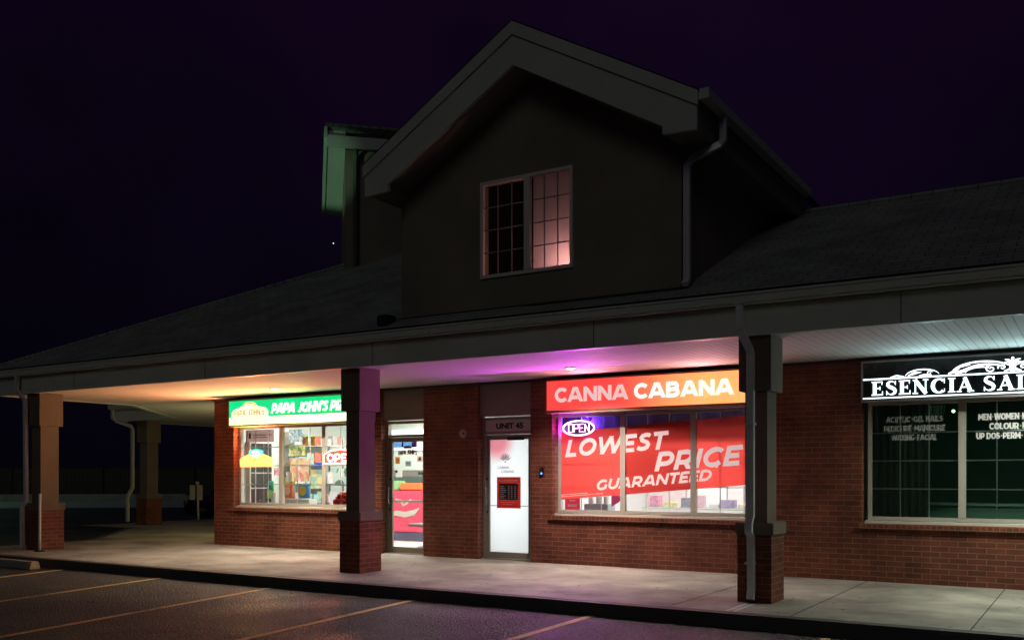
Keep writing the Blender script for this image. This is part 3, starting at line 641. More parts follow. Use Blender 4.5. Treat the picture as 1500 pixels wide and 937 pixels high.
# downspouts
bm = bmnew()
tube(bm, [(-3.52, 10.58, 3.60), (-3.52, 10.58, 3.32), (-3.51, 10.60, 3.26), (-3.43, 10.64, 3.08), (-3.42, 10.66, 3.02), (-3.42, 10.66, 1.16), (-3.43, 10.63, 1.08), (-3.43, 10.62, .98),
          (-3.41, 10.64, .92), (-3.41, 10.66, .32), (-3.41, 10.62, .2)], 0, rx=.042, ry=.032, square=True)
ds = obj("downspout", bm, M['spout'], B)
bm = bmnew(); box(bm, -3.475, -3.365, 10.605, 10.70, 2.2, 2.225); box(bm, -3.475, -3.365, 10.605, 10.70, .6, .625); box(bm, -3.57, -3.47, 10.53, 10.63, 3.585, 3.60); obj("strap", bm, M['spout'], ds)
bm = bmnew(); tube(bm, [(-18.16, 10.6, 3.6), (-18.16, 10.6, 3.3), (-18.04, 10.70, 3.1), (-18.04, 10.72, 1.1), (-18.10, 10.67, 1.0), (-18.10, 10.68, .2)], 0, rx=.04, ry=.03, square=True)
obj("downspout", bm, M['spout'], B, "dark downspout on the corner column")
bm = bmnew(); tube(bm, [(-25.0, 17.52, 3.62), (-25.0, 17.52, 3.34), (-24.9, 17.6, 3.24), (-24.55, 17.8, 3.1), (-24.5, 17.84, 3.0), (-24.5, 17.84, 1.25), (-24.56, 17.8, 1.12), (-24.62, 17.76, 1.0), (-24.62, 17.76, .25)], 0, rx=.045, ry=.035, square=True)
obj("downspout", bm, M['spoutl'], B, "pale downspout on the far column")

# rooftop tower behind the dormer: a walled block with a deep sloping eave
C0 = Vector((-13.75, 15.25)); u = Vector((.7071, .7071)); v = Vector((-.7071, .7071))
def TW(a, b, z): q = C0+u*a+v*b; return (q.x, q.y, z)
bm = bmnew()
for f in ([(0, 0), (4, 0), (4, 1.6), (0, 1.6)],):
    A = [bm.verts.new(TW(a, b, 4.5)) for a, b in f]; D_ = [bm.verts.new(TW(a, b, 8.6-.62*b)) for a, b in f]
    bm.faces.new(A); bm.faces.new(D_)
    for i in range(4): bm.faces.new((A[i], A[(i+1) % 4], D_[(i+1) % 4], D_[i]))
tw = obj("tower_wall", bm, M['gstucco'], B)
def twbox(a0, a1, b0, b1, zt_, zb_, k=.62):
    bm = bmnew(); f = [(a0, b0), (a1, b0), (a1, b1), (a0, b1)]
    A = [bm.verts.new(TW(a, b, zb_-k*b)) for a, b in f]; D_ = [bm.verts.new(TW(a, b, zt_-k*b)) for a, b in f]
    bm.faces.new(A); bm.faces.new(D_)
    for i in range(4): bm.faces.new((A[i], A[(i+1) % 4], D_[(i+1) % 4], D_[i]))
    return bm
obj("tower_roof", twbox(-.42, 4.3, -.3, 1.75, 8.86, 8.81), M['shingle'], tw)
obj("tower_fascia", twbox(-.40, 4.2, -.28, -.2, 8.80, 8.56, 0), M['fascia'], tw)
obj("tower_soffit", twbox(-.38, -.002, -.2, 1.6, 8.80, 8.60), M['fascia'], tw)
obj("tower_rake", twbox(-.45, -.385, -.28, 1.6, 8.80, 8.57), M['fascia'], tw)
bm = bmnew(); tube(bm, [TW(.22, -.24, 8.56), TW(.22, -.06, 8.4), TW(.22, -.05, 5.9)], 0, rx=.045, ry=.035, square=True); obj("tower_downspout", bm, mat("dull_downspout", (.09, .09, .085), .6), tw)

# dormer room: a small attic with a low pink lamp
pk = mat("attic_wall", (.04, .03, .033), .8)
bm = bmnew(); box(bm, -8.3, -4.7, 13.4, 13.5, 3.9, 6.4); box(bm, -8.3, -8.2, t+.05, 13.4, 3.9, 6.4); box(bm, -4.8, -4.7, t+.05, 13.4, 3.9, 6.4); box(bm, -8.2, -4.8, t+.05, 13.4, 3.85, 3.9); box(bm, -8.2, -4.8, t+.05, 13.4, 6.4, 6.45)
obj("attic_room", bm, pk, B)
bm = bmnew(); quad(bm, -6.53, -5.87, DY+.08, 4.36, 5.66)
bl = obj("glow_sheet", bm, film("pale_glow_sheet", (.8, .7, .7), .6), wd)  # translucent sheet added in the right sash to carry the pink glow
lamp("attic_glow", 'POINT', (-6.02, DY+.36, 4.44), 8, (1, .46, .44), B, 0)

# ------------------------------------------------------------------ interiors
def room(x0, x1, y1, wall_m, floor_m, ceil_m, zc=3.22, side=None):
    y0 = T+.004
    bm = bmnew(); box(bm, x0, x1, y1, y1+.05, GZ+.01, zc); w_ = obj("interior_wall", bm, wall_m, B)
    bm = bmnew(); box(bm, x0-.05, x0, y0, y1+.05, GZ+.01, zc); box(bm, x1, x1+.05, y0, y1+.05, GZ+.01, zc); obj("partition_wall", bm, side or wall_m, B)
    bm = bmnew(); box(bm, x0, x1, y0-.15, y1, GZ+.003, GZ+.012); obj("interior_floor", bm, floor_m, B)
    bm = bmnew(); box(bm, x0, x1, y0, y1, zc-.02, zc); obj("interior_ceiling", bm, ceil_m, B)
def ceiling_panel(x, y, e, col, group, lab, L=1.2, zc=3.19):
    q = thing("ceiling_light", lab, "ceiling light", (x, y, zc), group)
    bm = bmnew(); box(bm, x-L/2, x+L/2, y-.16, y+.16, zc-.02, zc); obj("light_housing", bm, M['white'], q)
    bm = bmnew(); box(bm, x-L/2+.03, x+L/2-.03, y-.13, y+.13, zc-.028, zc-.021); obj("diffuser", bm, emit("diffuser_"+str(len(bpy.data.materials)), col, 3.), q)
    lamp("ceiling_light_lamp", 'AREA', (x, y, zc-.04), e, col, q, L, .3)
# pizza shop
room(-15.95, -9.95, 18.6, M['offw'], M['tile'], M['white'])
for i, (x, y) in enumerate([(-14.6, 15.3), (-12.4, 15.3), (-13.8, 17.4), (-11.2, 16.6), (-11.0, 14.8)]):
    ceiling_panel(x, y, 58, (1, .97, .88), "ceiling light panels in the pizza shop", "flat ceiling light panel inside the pizza shop")
# cannabis shop
room(-7.72-.35, -3.6, 18.2, M['white'], M['tile'], M['navy'])
bm = bmnew(); box(bm, -8.05, -3.61, 17.9, 18.19, 2.0, 3.19); box(bm, -8.07, -8.0, T+.01, 17.9, 2.0, 3.19); obj("bulkhead", bm, M['navy'], B)
for i, (x, y) in enumerate([(-7.0, 15.2), (-5.2, 15.2), (-6.2, 17.0), (-4.4, 17.0)]):
    ceiling_panel(x, y, 60, (1, .98, .95), "ceiling light panels in the red fronted shop", "flat ceiling light panel inside the red fronted shop")
# vestibule behind the frosted door
bm = bmnew(); box(bm, -9.6, -8.15, 15.2, 15.25, GZ, 3.2); box(bm, -9.65, -9.6, T+.02, 15.25, GZ, 3.2); box(bm, -8.15, -8.12, T+.02, 15.25, GZ, 3.2); box(bm, -9.6, -8.15, T-.1, 15.2, GZ+.003, GZ+.012)
obj("vestibule", bm, M['white'], B)
lamp("vestibule_lamp", 'AREA', (-8.85, 14.85, 1.5), 24, (.93, .98, 1), B, 1.0, 2.4, (R(-90), 0, 0))
# salon
room(-3.5, 4.5, 18.6, mat("salon_wall_green", (.10, .17, .13), .7), mat("salon_floor", (.12, .1, .08), .4), mat("salon_ceiling", (.08, .09, .085), .8))

# ------------------------------------------------------------------ signs
def signbox(name, lab, x0, x1, z0, z1, y0, y1, cab):
    s = thing(name, lab, "shop sign", ((x0+x1)/2, YW, z0))
    bm = bmnew(); box(bm, x0, x1, y0+.012, y1, z0, z1); obj("cabinet", bm, cab, s)
    r_ = .022; bm = bmnew()
    box(bm, x0-.004, x1+.004, y0-.006, y0+.02, z0-.004, z0+r_); box(bm, x0-.004, x1+.004, y0-.006, y0+.02, z1-r_, z1+.004)
    box(bm, x0-.004, x0+r_, y0-.006, y0+.02, z0+r_, z1-r_); box(bm, x1-r_, x1+.004, y0-.006, y0+.02, z0+r_, z1-r_)
    obj("retainer", bm, cab, s); return s
SY = 13.47
# green pizza sign
sp_ = signbox("shop_sign", "lit green and cream sign with italic white letters above the pizza shop window", -15.36, -11.62, 2.63, 3.175, SY, YW-.002, mat("olive_cabinet", (.30, .24, .10), .5))
bm = bmnew(); box(bm, -15.335, -11.645, SY, SY+.008, 2.655, 3.15); obj("green_face", bm, emit_var("green_acrylic", (.0, .60, .22), (.0, .52, .16), 1.25, -15.3, -11.6), sp_)
cream = emit_var("cream_acrylic", (1, .93, .50), (1, .95, .62), 1.6, -15.3, -11.6)
bm = bmnew(); box(bm, -15.333, -11.647, SY-.004, SY-.001, 2.657, 2.812); obj("cream_band", bm, cream, sp_)
bm = bmnew(); prism_xz(bm, [(-15.26, 2.813), (-14.20, 2.813), (-14.20, 2.93), (-14.26, 2.985), (-14.44, 3.02), (-14.52, 3.04), (-14.57, 3.095), (-14.66, 3.12), (-14.80, 3.12), (-14.89, 3.095), (-14.94, 3.04), (-15.02, 3.015), (-15.20, 2.965), (-15.26, 2.91)], SY-.006, SY-.002)
obj("badge", bm, cream, sp_)
bm = bmnew(); prism_xz(bm, [(-14.93, 3.035), (-14.53, 3.035), (-14.57, 3.088), (-14.66, 3.11), (-14.80, 3.11), (-14.89, 3.088)], SY-.009, SY-.0065); obj("badge_roof", bm, emit("tan_print", (.75, .55, .16), .9), sp_)
bm = bmnew(); box(bm, -14.86, -14.60, SY-.012, SY-.0095, 3.03, 3.075); obj("badge_plate", bm, cream, sp_)
bm = bmnew()
x = -15.20
for ch, hh in zip("PAPA JOHN'S", (.085, .10, .115, .125, 0, .13, .13, .12, .11, .05, .09)):
    if ch == ' ': x += .05; continue
    wl = .022 if ch == "'" else .078
    sans(bm, ch, x, 2.845, SY-.006, max(hh, .09), wl, d=.001, th=.2); x += wl+.015
obj("badge_letters", bm, emit("red_print", (.95, .16, .08), 1.0), sp_)
bm = bmnew(); sans(bm, "PAPA JOHN'S PIZZA", -14.11, 2.862, SY-.003, .20, 2.28, shear=.3, th=.25)
obj("sign_letters", bm, emit("white_letters", (1, .97, .80), 1.6), sp_)
# red to orange sign
sc_ = signbox("shop_sign", "lit red to orange sign with bold white capitals above the red banner window", -7.76, -4.30, 2.665, 3.185, SY, YW-.002, mat("rust_cabinet", (.30, .12, .06), .5))
bm = bmnew(); box(bm, -7.738, -4.322, SY, SY+.008, 2.687, 3.163); obj("sign_face", bm, emit_var("red_orange_acrylic", (1.15, .055, .05), (1.0, .40, .13), 1.2, -6.6, -4.9, .06), sc_)
bm = bmnew(); box(bm, -7.75, -4.31, SY+.0, SY+.05, 2.635, 2.664); obj("bottom_trim", bm, mat("pale_rust_trim", (.55, .35, .22), .5), sc_)
bm = bmnew(); sans(bm, "CANNA", -7.585, 2.815, SY-.003, .235, 1.31, th=.235); obj("sign_letters", bm, emit("dim_white_letters", (.80, .62, .60), .85), sc_)
bm = bmnew(); sans(bm, "CABANA", -6.17, 2.815, SY-.003, .235, 1.59, th=.235); obj("sign_letters", bm, emit("bright_white_letters", (1, .93, .88), 1.15), sc_)
spill("sign_spill", (-6.9, SY-.01, 2.72), 62, (1, .36, .52), sc_, 20, 165); spill("sign_spill", (-5.0, SY-.01, 2.72), 55, (1, .42, .44), sc_, 20, 165)
spill("sign_spill", (-13.4, SY-.01, 2.72), 44, (.45, 1.0, .30), sp_, 20, 165)
# salon sign (a thinner cabinet)
SY = 13.58
ss_ = signbox("shop_sign", "black salon sign with glowing white serif letters and scroll ornament", -2.80, 2.6, 2.63, 3.185, SY, YW-.002, mat("grey_cabinet", (.30, .28, .28), .5))
bm = bmnew(); box(bm, -2.778, 2.578, SY, SY+.008, 2.652, 3.163); obj("black_face", bm, mat("black_acrylic", (.012, .014, .016), .15), ss_)
wl_ = emit("cool_white_letters", (.86, .96, 1.0), 1.9)
bm = bmnew(); box(bm, -2.778, 2.578, SY-.008, SY-.001, 2.925, 2.945); obj("rule_line", bm, wl_, ss_)
bm = bmnew(); box(bm, -2.778, 2.578, SY-.008, SY-.001, 2.668, 2.686); obj("rule_line", bm, wl_, ss_)
def serif(bm, ch, x, z, h, y):
    """roman capitals from thick stems, hairlines and slab serifs; returns the advance"""
    T_ = .24*h; t_ = .085*h; d = .006
    S = lambda pts, wd: stroke(bm, [(x+a*h*1.12, z+b*h) for a, b in pts], [q*h for q in wd] if isinstance(wd, (list, tuple)) else wd, y, d)
    def slab(a, b, w_): S([(a-w_/2, b), (a+w_/2, b)], .075*h)
    def arc(cx, cz, rx, rz, a0, a1, wf, n=18):
        pts = []; wd = []
        for i in range(n+1):
            an = R(a0+(a1-a0)*i/n); pts.append((cx+rx*math.cos(an), cz+rz*math.sin(an))); wd.append(wf(an))
        S(pts, wd)
    if ch == 'E':
        S([(.2, 0), (.2, 1)], T_); slab(.18, .037, .34); slab(.18, .963, .34); S([(.2, .96), (.66, .96)], .08*h); S([(.2, .04), (.68, .04)], .08*h); S([(.2, .51), (.52, .51)], .08*h)
        S([(.64, 1), (.64, .74)], [.09, .035]); S([(.66, 0), (.68, .29)], [.1, .035]); S([(.52, .64), (.52, .38)], .05*h); return .76*h
    if ch == 'I': S([(.22, 0), (.22, 1)], T_); slab(.22, .037, .42); slab(.22, .963, .42); return .46*h
    if ch == 'L': S([(.2, 0), (.2, 1)], T_); slab(.2, .963, .4); slab(.18, .037, .34); S([(.2, .04), (.64, .04)], .08*h); S([(.62, 0), (.66, .32)], [.1, .035]); return .72*h
    if ch == 'N':
        S([(.16, 0), (.16, 1)], t_); S([(.76, 0), (.76, 1)], t_); S([(.14, 1), (.78, .0)], T_); slab(.16, .037, .32); slab(.14, .963, .26); slab(.76, .963, .32); return .96*h
    if ch == 'A':
        S([(.12, .0), (.46, 1)], t_); S([(.42, 1), (.76, 0)], T_); S([(.24, .33), (.62, .33)], t_); slab(.12, .037, .28); slab(.76, .037, .38); return .94*h
    if ch in 'CO':
        wf = lambda an: (.085+.17*abs(math.cos(an)))
        if ch == 'C':
            arc(.50, .5, .36, .465, 48, 312, wf, 24); S([(.80, 1.0), (.80, .66)], [.06, .045]); S([(.80, .30), (.82, .08)], [.04, .03]); return .92*h
        arc(.5, .5, .36, .465, 0, 360, wf, 32); return 1.0*h
    if ch == 'S':
        pts = [(.60, .78), (.55, .9), (.42, .965), (.28, .94), (.17, .84), (.16, .70), (.25, .60), (.40, .51), (.54, .42), (.61, .30), (.58, .14), (.46, .05), (.32, .035), (.19, .09), (.11, .24)]
        wd = [.05, .06, .08, .13, .19, .22, .23, .25, .23, .22, .19, .13, .08, .06, .05]; S(pts, wd)
        S([(.62, 1.0), (.62, .70)], [.06, .04]); S([(.10, .0), (.10, .30)], [.06, .04]); return .74*h
    return .4*h
bm = bmnew(); x = -2.665
for ch in "ESENCIA SALON":
    if ch == ' ': x += .085; continue
    x += serif(bm, ch, x, 2.712, .19, SY-.012)*1.14+.012
obj("sign_letters", bm, wl_, ss_)
# scroll ornament: mirrored about x = -0.95
bm = bmnew(); oc = -.95; oy = SY-.012; oz = 2.945
def curl(cx, cz, r0, turns, a0, sgn, w0, mir):
    pts = []; wd = []; n = int(26*turns)
    for i in range(n+1):
        f = i/n; an = R(a0)+sgn*2*math.pi*turns*f; rr = r0*(1-.82*f); pts.append((cx+rr*math.cos(an), cz+rr*math.sin(an)*.8)); wd.append(w0*(1-.5*f))
    if mir: pts = [(2*oc-a, b) for a, b in pts]
    stroke(bm, pts, wd, oy, .005)
def leaf(pts, wd, mir):
    if mir: pts = [(2*oc-a, b) for a, b in pts]
    stroke(bm, pts, wd, oy, .005)
def arcpts(cx, cz, rx, rz, a0, a1, n=16): return [(cx+rx*math.cos(R(a0+(a1-a0)*i/n)), cz+rz*math.sin(R(a0+(a1-a0)*i/n))) for i in range(n+1)]
taper = lambda n, m_: [m_*(.25+.75*math.sin(math.pi*(i+.5)/(n+1))) for i in range(n+1)]
for mir in (0, 1):
    leaf(arcpts(-1.30, 2.96, .36, .135, 168, 12), taper(16, .022), mir)        # big outer sweep
    leaf(arcpts(-1.26, 2.955, .26, .10, 172, 30), taper(16, .026), mir)
    leaf(arcpts(-1.33, 2.95, .17, .075, 175, 40), taper(16, .020), mir)
    leaf([(-1.62, 2.96), (-1.52, 2.985), (-1.42, 3.03), (-1.33, 3.05)], [.03, .04, .03, .008], mir)
    leaf([(-1.60, 3.03), (-1.53, 3.055), (-1.44, 3.06)], [.012, .035, .006], mir)
    leaf([(-1.70, 2.955), (-1.62, 2.99), (-1.56, 3.035)], [.02, .036, .01], mir)
    curl(-1.20, 2.995, .062, 1.25, 90, 1, .020, mir); curl(-1.07, 3.005, .05, 1.1, 200, -1, .018, mir)
    leaf(arcpts(-2.02, 2.95, .21, .085, 175, 10), taper(16, .016), mir)
    curl(-1.93, 2.985, .036, 1.2, 20, 1, .010, mir)
    leaf([(-2.20, 2.955), (-2.12, 2.99), (-2.03, 3.0)], [.012, .034, .006], mir); leaf([(-2.06, 2.955), (-1.99, 2.965), (-1.9, 2.955)], [.006, .018, .006], mir)
    leaf([(-2.42, 2.95), (-2.34, 2.968), (-2.24, 2.95)], [.006, .022, .006], mir)
    leaf([(-1.05, 2.955), (-.98, 2.975), (-.955, 3.02), (-.955, 3.06)], [.01, .034, .04, .012], mir)
    leaf(arcpts(-1.02, 3.02, .055, .05, 120, -20, 10), taper(10, .022), mir)
    leaf([(-.96, 3.075), (-1.0, 3.095), (-1.04, 3.105)], [.02, .024, .008], mir)
leaf([(-.95, 2.95), (-.95, 3.0), (-.95, 3.05), (-.95, 3.095)], [.05, .075, .05, .012], 0); disc(bm, (oc, oy-.009, 3.115), .018, .006, 'Y', 14)
obj("scroll_ornament", bm, wl_, ss_)
for gx in (-1.9, -.7, .6, 1.9): spill("sign_glow", (gx, SY-.03, 2.66), 24, (.55, .95, 1.0), ss_, 30, 165)

# ------------------------------------------------------------------ red banner behind the window mullions
bt = thing("window_banner", "red slanted banner filling the window with large white slogan", "banner", (-6, YF+.015, 1.2))
by = YF+.02
bm = bmnew()
for (a, b) in ((-7.70, -6.595), (-6.505, -5.395), (-5.305, -4.185)):
    zt_ = lambda x: 2.345+.056*(x+7.72); zb_ = lambda x: 1.215+.082*(x+7.72)
    poly(bm, [(a, by, zb_(a)), (b, by, zb_(b)), (b, by, zt_(b)), (a, by, zt_(a))])
obj("banner_sheet", bm, film("red_banner_film", (.90, .09, .075), .55), bt)
lw = emit("glowing_white_print", (.88, .68, .66), .62)  # print given its own emission in place of light coming through the film
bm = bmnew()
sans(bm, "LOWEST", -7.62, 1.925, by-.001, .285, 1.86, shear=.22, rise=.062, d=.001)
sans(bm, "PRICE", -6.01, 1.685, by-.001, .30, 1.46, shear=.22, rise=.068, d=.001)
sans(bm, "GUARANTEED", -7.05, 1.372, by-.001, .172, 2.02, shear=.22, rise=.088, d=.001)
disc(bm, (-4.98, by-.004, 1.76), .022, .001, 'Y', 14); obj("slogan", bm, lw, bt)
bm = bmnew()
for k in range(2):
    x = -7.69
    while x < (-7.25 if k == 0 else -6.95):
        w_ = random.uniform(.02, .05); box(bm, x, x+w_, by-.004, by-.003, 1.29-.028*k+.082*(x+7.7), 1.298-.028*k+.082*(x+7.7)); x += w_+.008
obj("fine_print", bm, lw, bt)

# ------------------------------------------------------------------ neon and hanging window signs
def neon_open():
    t_ = thing("neon_open_sign", "oval neon OPEN sign glowing violet in the corner of the red banner window", "neon sign", (-7.33, 13.84, 2.2))
    y = YF-.035; n1 = emit("neon_violet", (.70, .35, 1.0), 9.0); n2 = emit("neon_pink", (1.0, .45, .85), 7.0)
    cx, cz = -7.34, 2.405
    bm = bmnew(); disc(bm, (cx, YF-.012, cz), .30, .008, 'Y', 36)
    for v_ in bm.verts: v_.co.z = cz+(v_.co.z-cz)*.42
    obj("backing_plate", bm, M['black'], t_)
    bm = bmnew(); tube(bm, [(cx+.29*math.cos(R(a)), y, cz+.12*math.sin(R(a))) for a in range(0, 360, 8)], .0115, 6, closed=True); obj("neon_ring", bm, n1, t_, smooth=True)
    bm = bmnew(); h, wl = .13, .075; z0 = cz-.065
    x = cx-.185
    G = {'O': [[(0, 0), (0, 1), (1, 1), (1, 0), (0, 0)]], 'P': [[(0, 0), (0, 1), (1, 1), (1, .48), (0, .48)]],
         'E': [[(1, 1), (0, 1), (0, 0), (1, 0)], [(0, .5), (.8, .5)]], 'N': [[(0, 0), (0, 1), (1, 0), (1, 1)]]}
    for ch in "OPEN":
        for pl in G[ch]: tube(bm, [(x+a*wl, y, z0+b*h) for a, b in pl], .0065, 6)
        x += wl+.027
    obj("neon_letters", bm, n2, t_, smooth=True)
    spill("neon_glow", (cx, y-.05, cz), 200, (.74, .035, .95), t_, 20, 168)
    lamp("neon_near_glow", 'POINT', (cx-.33, y-.05, cz), 3.0, (.85, .03, 1.0), t_, .04)
    return t_
neon_open()
# illuminated red open sign of the pizza shop
ts = thing("open_sign", "cream framed sign with red OPEN letters beside the brick column in the pizza window", "lit sign", (-12.6, 13.85, 1.84))
oy2 = YF-.045
fr = [(-13.04, 1.84), (-12.12, 1.84), (-12.12, 2.03), (-12.30, 2.115), (-12.58, 2.145), (-12.86, 2.115), (-13.04, 2.03)]
bm = bmnew(); prism_xz(bm, fr, oy2, oy2+.03); obj("sign_frame", bm, emit("cream_lit_frame", (1, .90, .62), 1.5), ts)
bm = bmnew(); prism_xz(bm, [(-12.58+(a+12.58)*.90, 1.99+(b-1.99)*.78) for a, b in fr], oy2-.004, oy2-.001); obj("sign_face", bm, emit("lit_red_face", (1, .07, .06), 1.3), ts)
bm = bmnew(); sans(bm, "OPEN", -12.93, 1.885, oy2-.007, .165, .70, d=.002); obj("open_letters", bm, emit("cream_letters", (1, .85, .75), 1.8), ts)
spill("open_glow", (-12.58, oy2-.03, 1.99), 130, (1, .10, .06), ts, 0, 150)
# yellow badge shaped lit sign
ty = thing("lit_badge_sign", "glowing yellow badge sign with teal oval crown hanging in the pizza window", "lit sign", (-14.93, 13.85, 1.8))
fr = [(-15.40, 1.80), (-14.47, 1.80), (-14.46, 1.97), (-14.56, 2.01), (-14.72, 2.065), (-15.14, 2.065), (-15.30, 2.01), (-15.40, 1.965)]
bm = bmnew(); prism_xz(bm, fr, oy2, oy2+.03); obj("badge_body", bm, emit("lit_yellow", (1, .66, .16), 1.7), ty)
bm = bmnew(); disc(bm, (-14.93, oy2-.003, 2.10), .2, .03, 'Y', 26)
for v_ in bm.verts: v_.co.z = 2.10+(v_.co.z-2.10)*.36
obj("oval_crown", bm, emit("lit_teal", (.02, .75, .60), 1.4), ty)
bm = bmnew(); stroke(bm, [(-15.03, 2.10), (-14.98, 2.115), (-14.93, 2.10), (-14.88, 2.115), (-14.83, 2.10)], [.02, .045, .045, .045, .02], oy2-.005, .002); obj("crown_letters", bm, emit("crown_white", (.9, 1, 1), 1.6), ty)
bm = bmnew(); stroke(bm, [(-14.97, 2.04), (-14.95, 1.97), (-14.97, 1.93), (-14.965, 1.89)], [.02, .035, .02, .008], oy2-.002, .002)
for k in range(9): stroke(bm, [(-15.18+.045*k, 1.845), (-15.16+.045*k, 1.85+.008*(k % 3))], .007, oy2-.002, .002)
obj("badge_print", bm, emit("orange_print", (.9, .22, .05), 1.1), ty)
spill("badge_glow", (-14.93, oy2-.03, 1.95), 520, (1, .38, .15), ty, 48, 170)
lamp("badge_near_glow", 'POINT', (-15.3, oy2-.08, 1.95), 4, (1, .10, .03), ty, .05)

# door decals of the pizza shop
dc = thing("door_decal", "dark red arched shop name decal on the glass of the pizza door", "decal", (-11.0, yd+.02, 2.0))
bm = bmnew(); x = -11.22
for i, ch in enumerate("PAPA JOHN'S"):
    if ch == ' ': x += .018; continue
    dz = .022*math.sin(math.pi*(i+.5)/11); wl = .010 if ch == "'" else .040
    sans(bm, ch, x, 1.995+dz, yd+.027, .088, wl, d=.001, th=.3); x += wl+.005
obj("decal_letters", bm, mat("maroon_vinyl", (.20, .035, .025), .6), dc)
bm = bmnew(); prism_xz(bm, [(-11.11, 2.125), (-10.90, 2.125), (-10.92, 2.16), (-10.97, 2.175), (-11.04, 2.175), (-11.09, 2.16)], yd+.024, yd+.027); obj("decal_arch", bm, mat("brown_vinyl", (.12, .06, .03), .6), dc)
def sheet(name, lab, cat, x0, x1, z0, z1, y, col, group=None, blocks=()):
    t_ = thing(name, lab, cat, ((x0+x1)/2, y, z0), group)
    bm = bmnew(); quad(bm, x0, x1, y, z0, z1); obj("sheet_paper", bm, film("paper_%d" % len(bpy.data.materials), col, .45), t_)
    for nm, c, rects in blocks:
        bm = bmnew()
        for (a, b, c0, c1) in rects: box(bm, x0+(x1-x0)*a, x0+(x1-x0)*b, y-.002, y-.0005, z0+(z1-z0)*c0, z0+(z1-z0)*c1)
        obj(nm, bm, film("print_%d" % len(bpy.data.materials), c, .3), t_)
    return t_
yD = yd+.022
sheet("sticker", "small brown square sticker on the left of the pizza door glass", "sticker", -11.30, -11.19, 1.84, 1.97, yD, (.35, .14, .03), None, [("sticker_print", (.6, .4, .1), [(.3, .7, .35, .65)])])
sheet("sticker", "small grey notice taped at the middle of the pizza door glass", "notice", -11.06, -10.92, 1.79, 1.89, yD, (.22, .30, .33), None, [("sticker_print", (.1, .14, .16), [(.1, .9, .6, .75), (.2, .8, .3, .4)])])
sheet("sticker", "pinkish brown square sticker at the upper right of the pizza door glass", "sticker", -10.78, -10.66, 1.87, 1.98, yD, (.55, .38, .30), None, [("sticker_print", (.35, .12, .08), [(.3, .8, .3, .7)])])
sheet("paper_notice", "white sheet of paper taped to the pizza door beside the handle", "notice", -11.29, -11.13, 1.59, 1.76, yD, (.70, .78, .72))
sheet("sticker", "small dark strip sticker above the push bar at the right of the pizza door", "sticker", -10.76, -10.63, 1.63, 1.68, yD, (.12, .12, .10), None, [("sticker_print", (.5, .5, .4), [(.1, .9, .6, .8)])])
tk = thing("sticker", "small round dark blue sticker at the left edge of the pizza door glass", "sticker", (-11.345, yD, 1.66))
bm = bmnew(); disc(bm, (-11.27, yD-.003, 1.695), .028, .003, 'Y', 18); obj("sticker_disc", bm, mat("blue_vinyl", (.02, .06, .16), .5), tk)
sheet("valance_banner", "blue strip banner hanging inside the top of the pizza door", "banner", -11.42, -10.86, 2.15, 2.26, yd+.12, (.10, .22, .48), None, [("banner_print", (.03, .05, .10), [(.35, .42, .1, .95)]), ("banner_edge", (.12, .08, .3), [(.78, 1, 0, 1)])])
# shop hours poster on frosted door
th = thing("hours_poster", "red poster with a black table of opening hours on the frosted door", "poster", (-8.78, yd+.015, 1.2))
py_ = yd+.018; X0, X1, Z0, Z1 = -9.01, -8.52, 1.05, 1.595
bm = bmnew(); quad(bm, X0, X1, py_, Z0, Z1); obj("poster_sheet", bm, film("red_poster", (.55, .035, .03), .35), th)
bm = bmnew(); box(bm, X0+.055, X1-.055, py_-.002, py_-.0005, Z0+.145, Z1-.115); obj("hours_table", bm, M['black'], th)
bm = bmnew()
for j in range(20): box(bm, X0+.05+.0195*j, X0+.064+.0195*j, py_-.002, py_-.001, Z1-.075, Z1-.047)
for k in range(7):
    z = Z1-.175-.033*k
    for j in range((6, 7, 9, 8, 6, 8, 6)[k]): box(bm, X0+.07+.0145*j, X0+.08+.0145*j, py_-.0035, py_-.0025, z, z+.015)
    for q in (.235, .295, .365): box(bm, X0+q, X0+q+.012, py_-.0035, py_-.0025, z, z+.017); box(bm, X0+q+.016, X0+q+.026, py_-.0035, py_-.0025, z, z+.017)
for k in range(2):
    for j in range(14-4*k): box(bm, X0+.09+.02*j+.04*k, X0+.102+.02*j+.04*k, py_-.002, py_-.001, Z0+.095-.035*k, Z0+.105-.035*k)
obj("poster_print", bm, film("cream_print", (.75, .65, .6), .4), th)
# doorbell and alarm dome
tb = thing("doorbell_reader", "small black wall reader with a blue light beside the frosted door", "doorbell", (-7.99, YW, 1.6))
bm = bmnew(); box(bm, -8.03, -7.955, YW-.025, YW-.001, 1.60, 1.76, .012); obj("reader_body", bm, M['black'], tb)
bm = bmnew(); disc(bm, (-7.992, YW-.028, 1.655), .017, .004, 'Y', 16); disc(bm, (-7.992, YW-.0285, 1.655), .007, .004, 'Y', 10); obj("blue_light", bm, emit("blue_led", (.05, .25, 1.0), 4), tb)
ta = thing("wall_lamp_dome", "round beige unlit fixture on the dark brick pier between the doors", "wall fixture", (-9.60, YW, 2.36))
bm = bmnew(); disc(bm, (-9.60, YW-.001, 2.365), .085, -.03, 'Y', 26, .082); obj("base_ring", bm, mat("beige_plastic", (.34, .28, .22), .5), ta)
bm = bmnew(); disc(bm, (-9.60, YW-.032, 2.365), .075, -.02, 'Y', 26, .045); obj("lens_cover", bm, mat("pale_plastic", (.46, .40, .33), .4), ta)
bm = bmnew(); disc(bm, (-9.575, YW-.053, 2.365), .018, -.01, 'Y', 12); obj("sensor_eye", bm, M['dark'], ta)

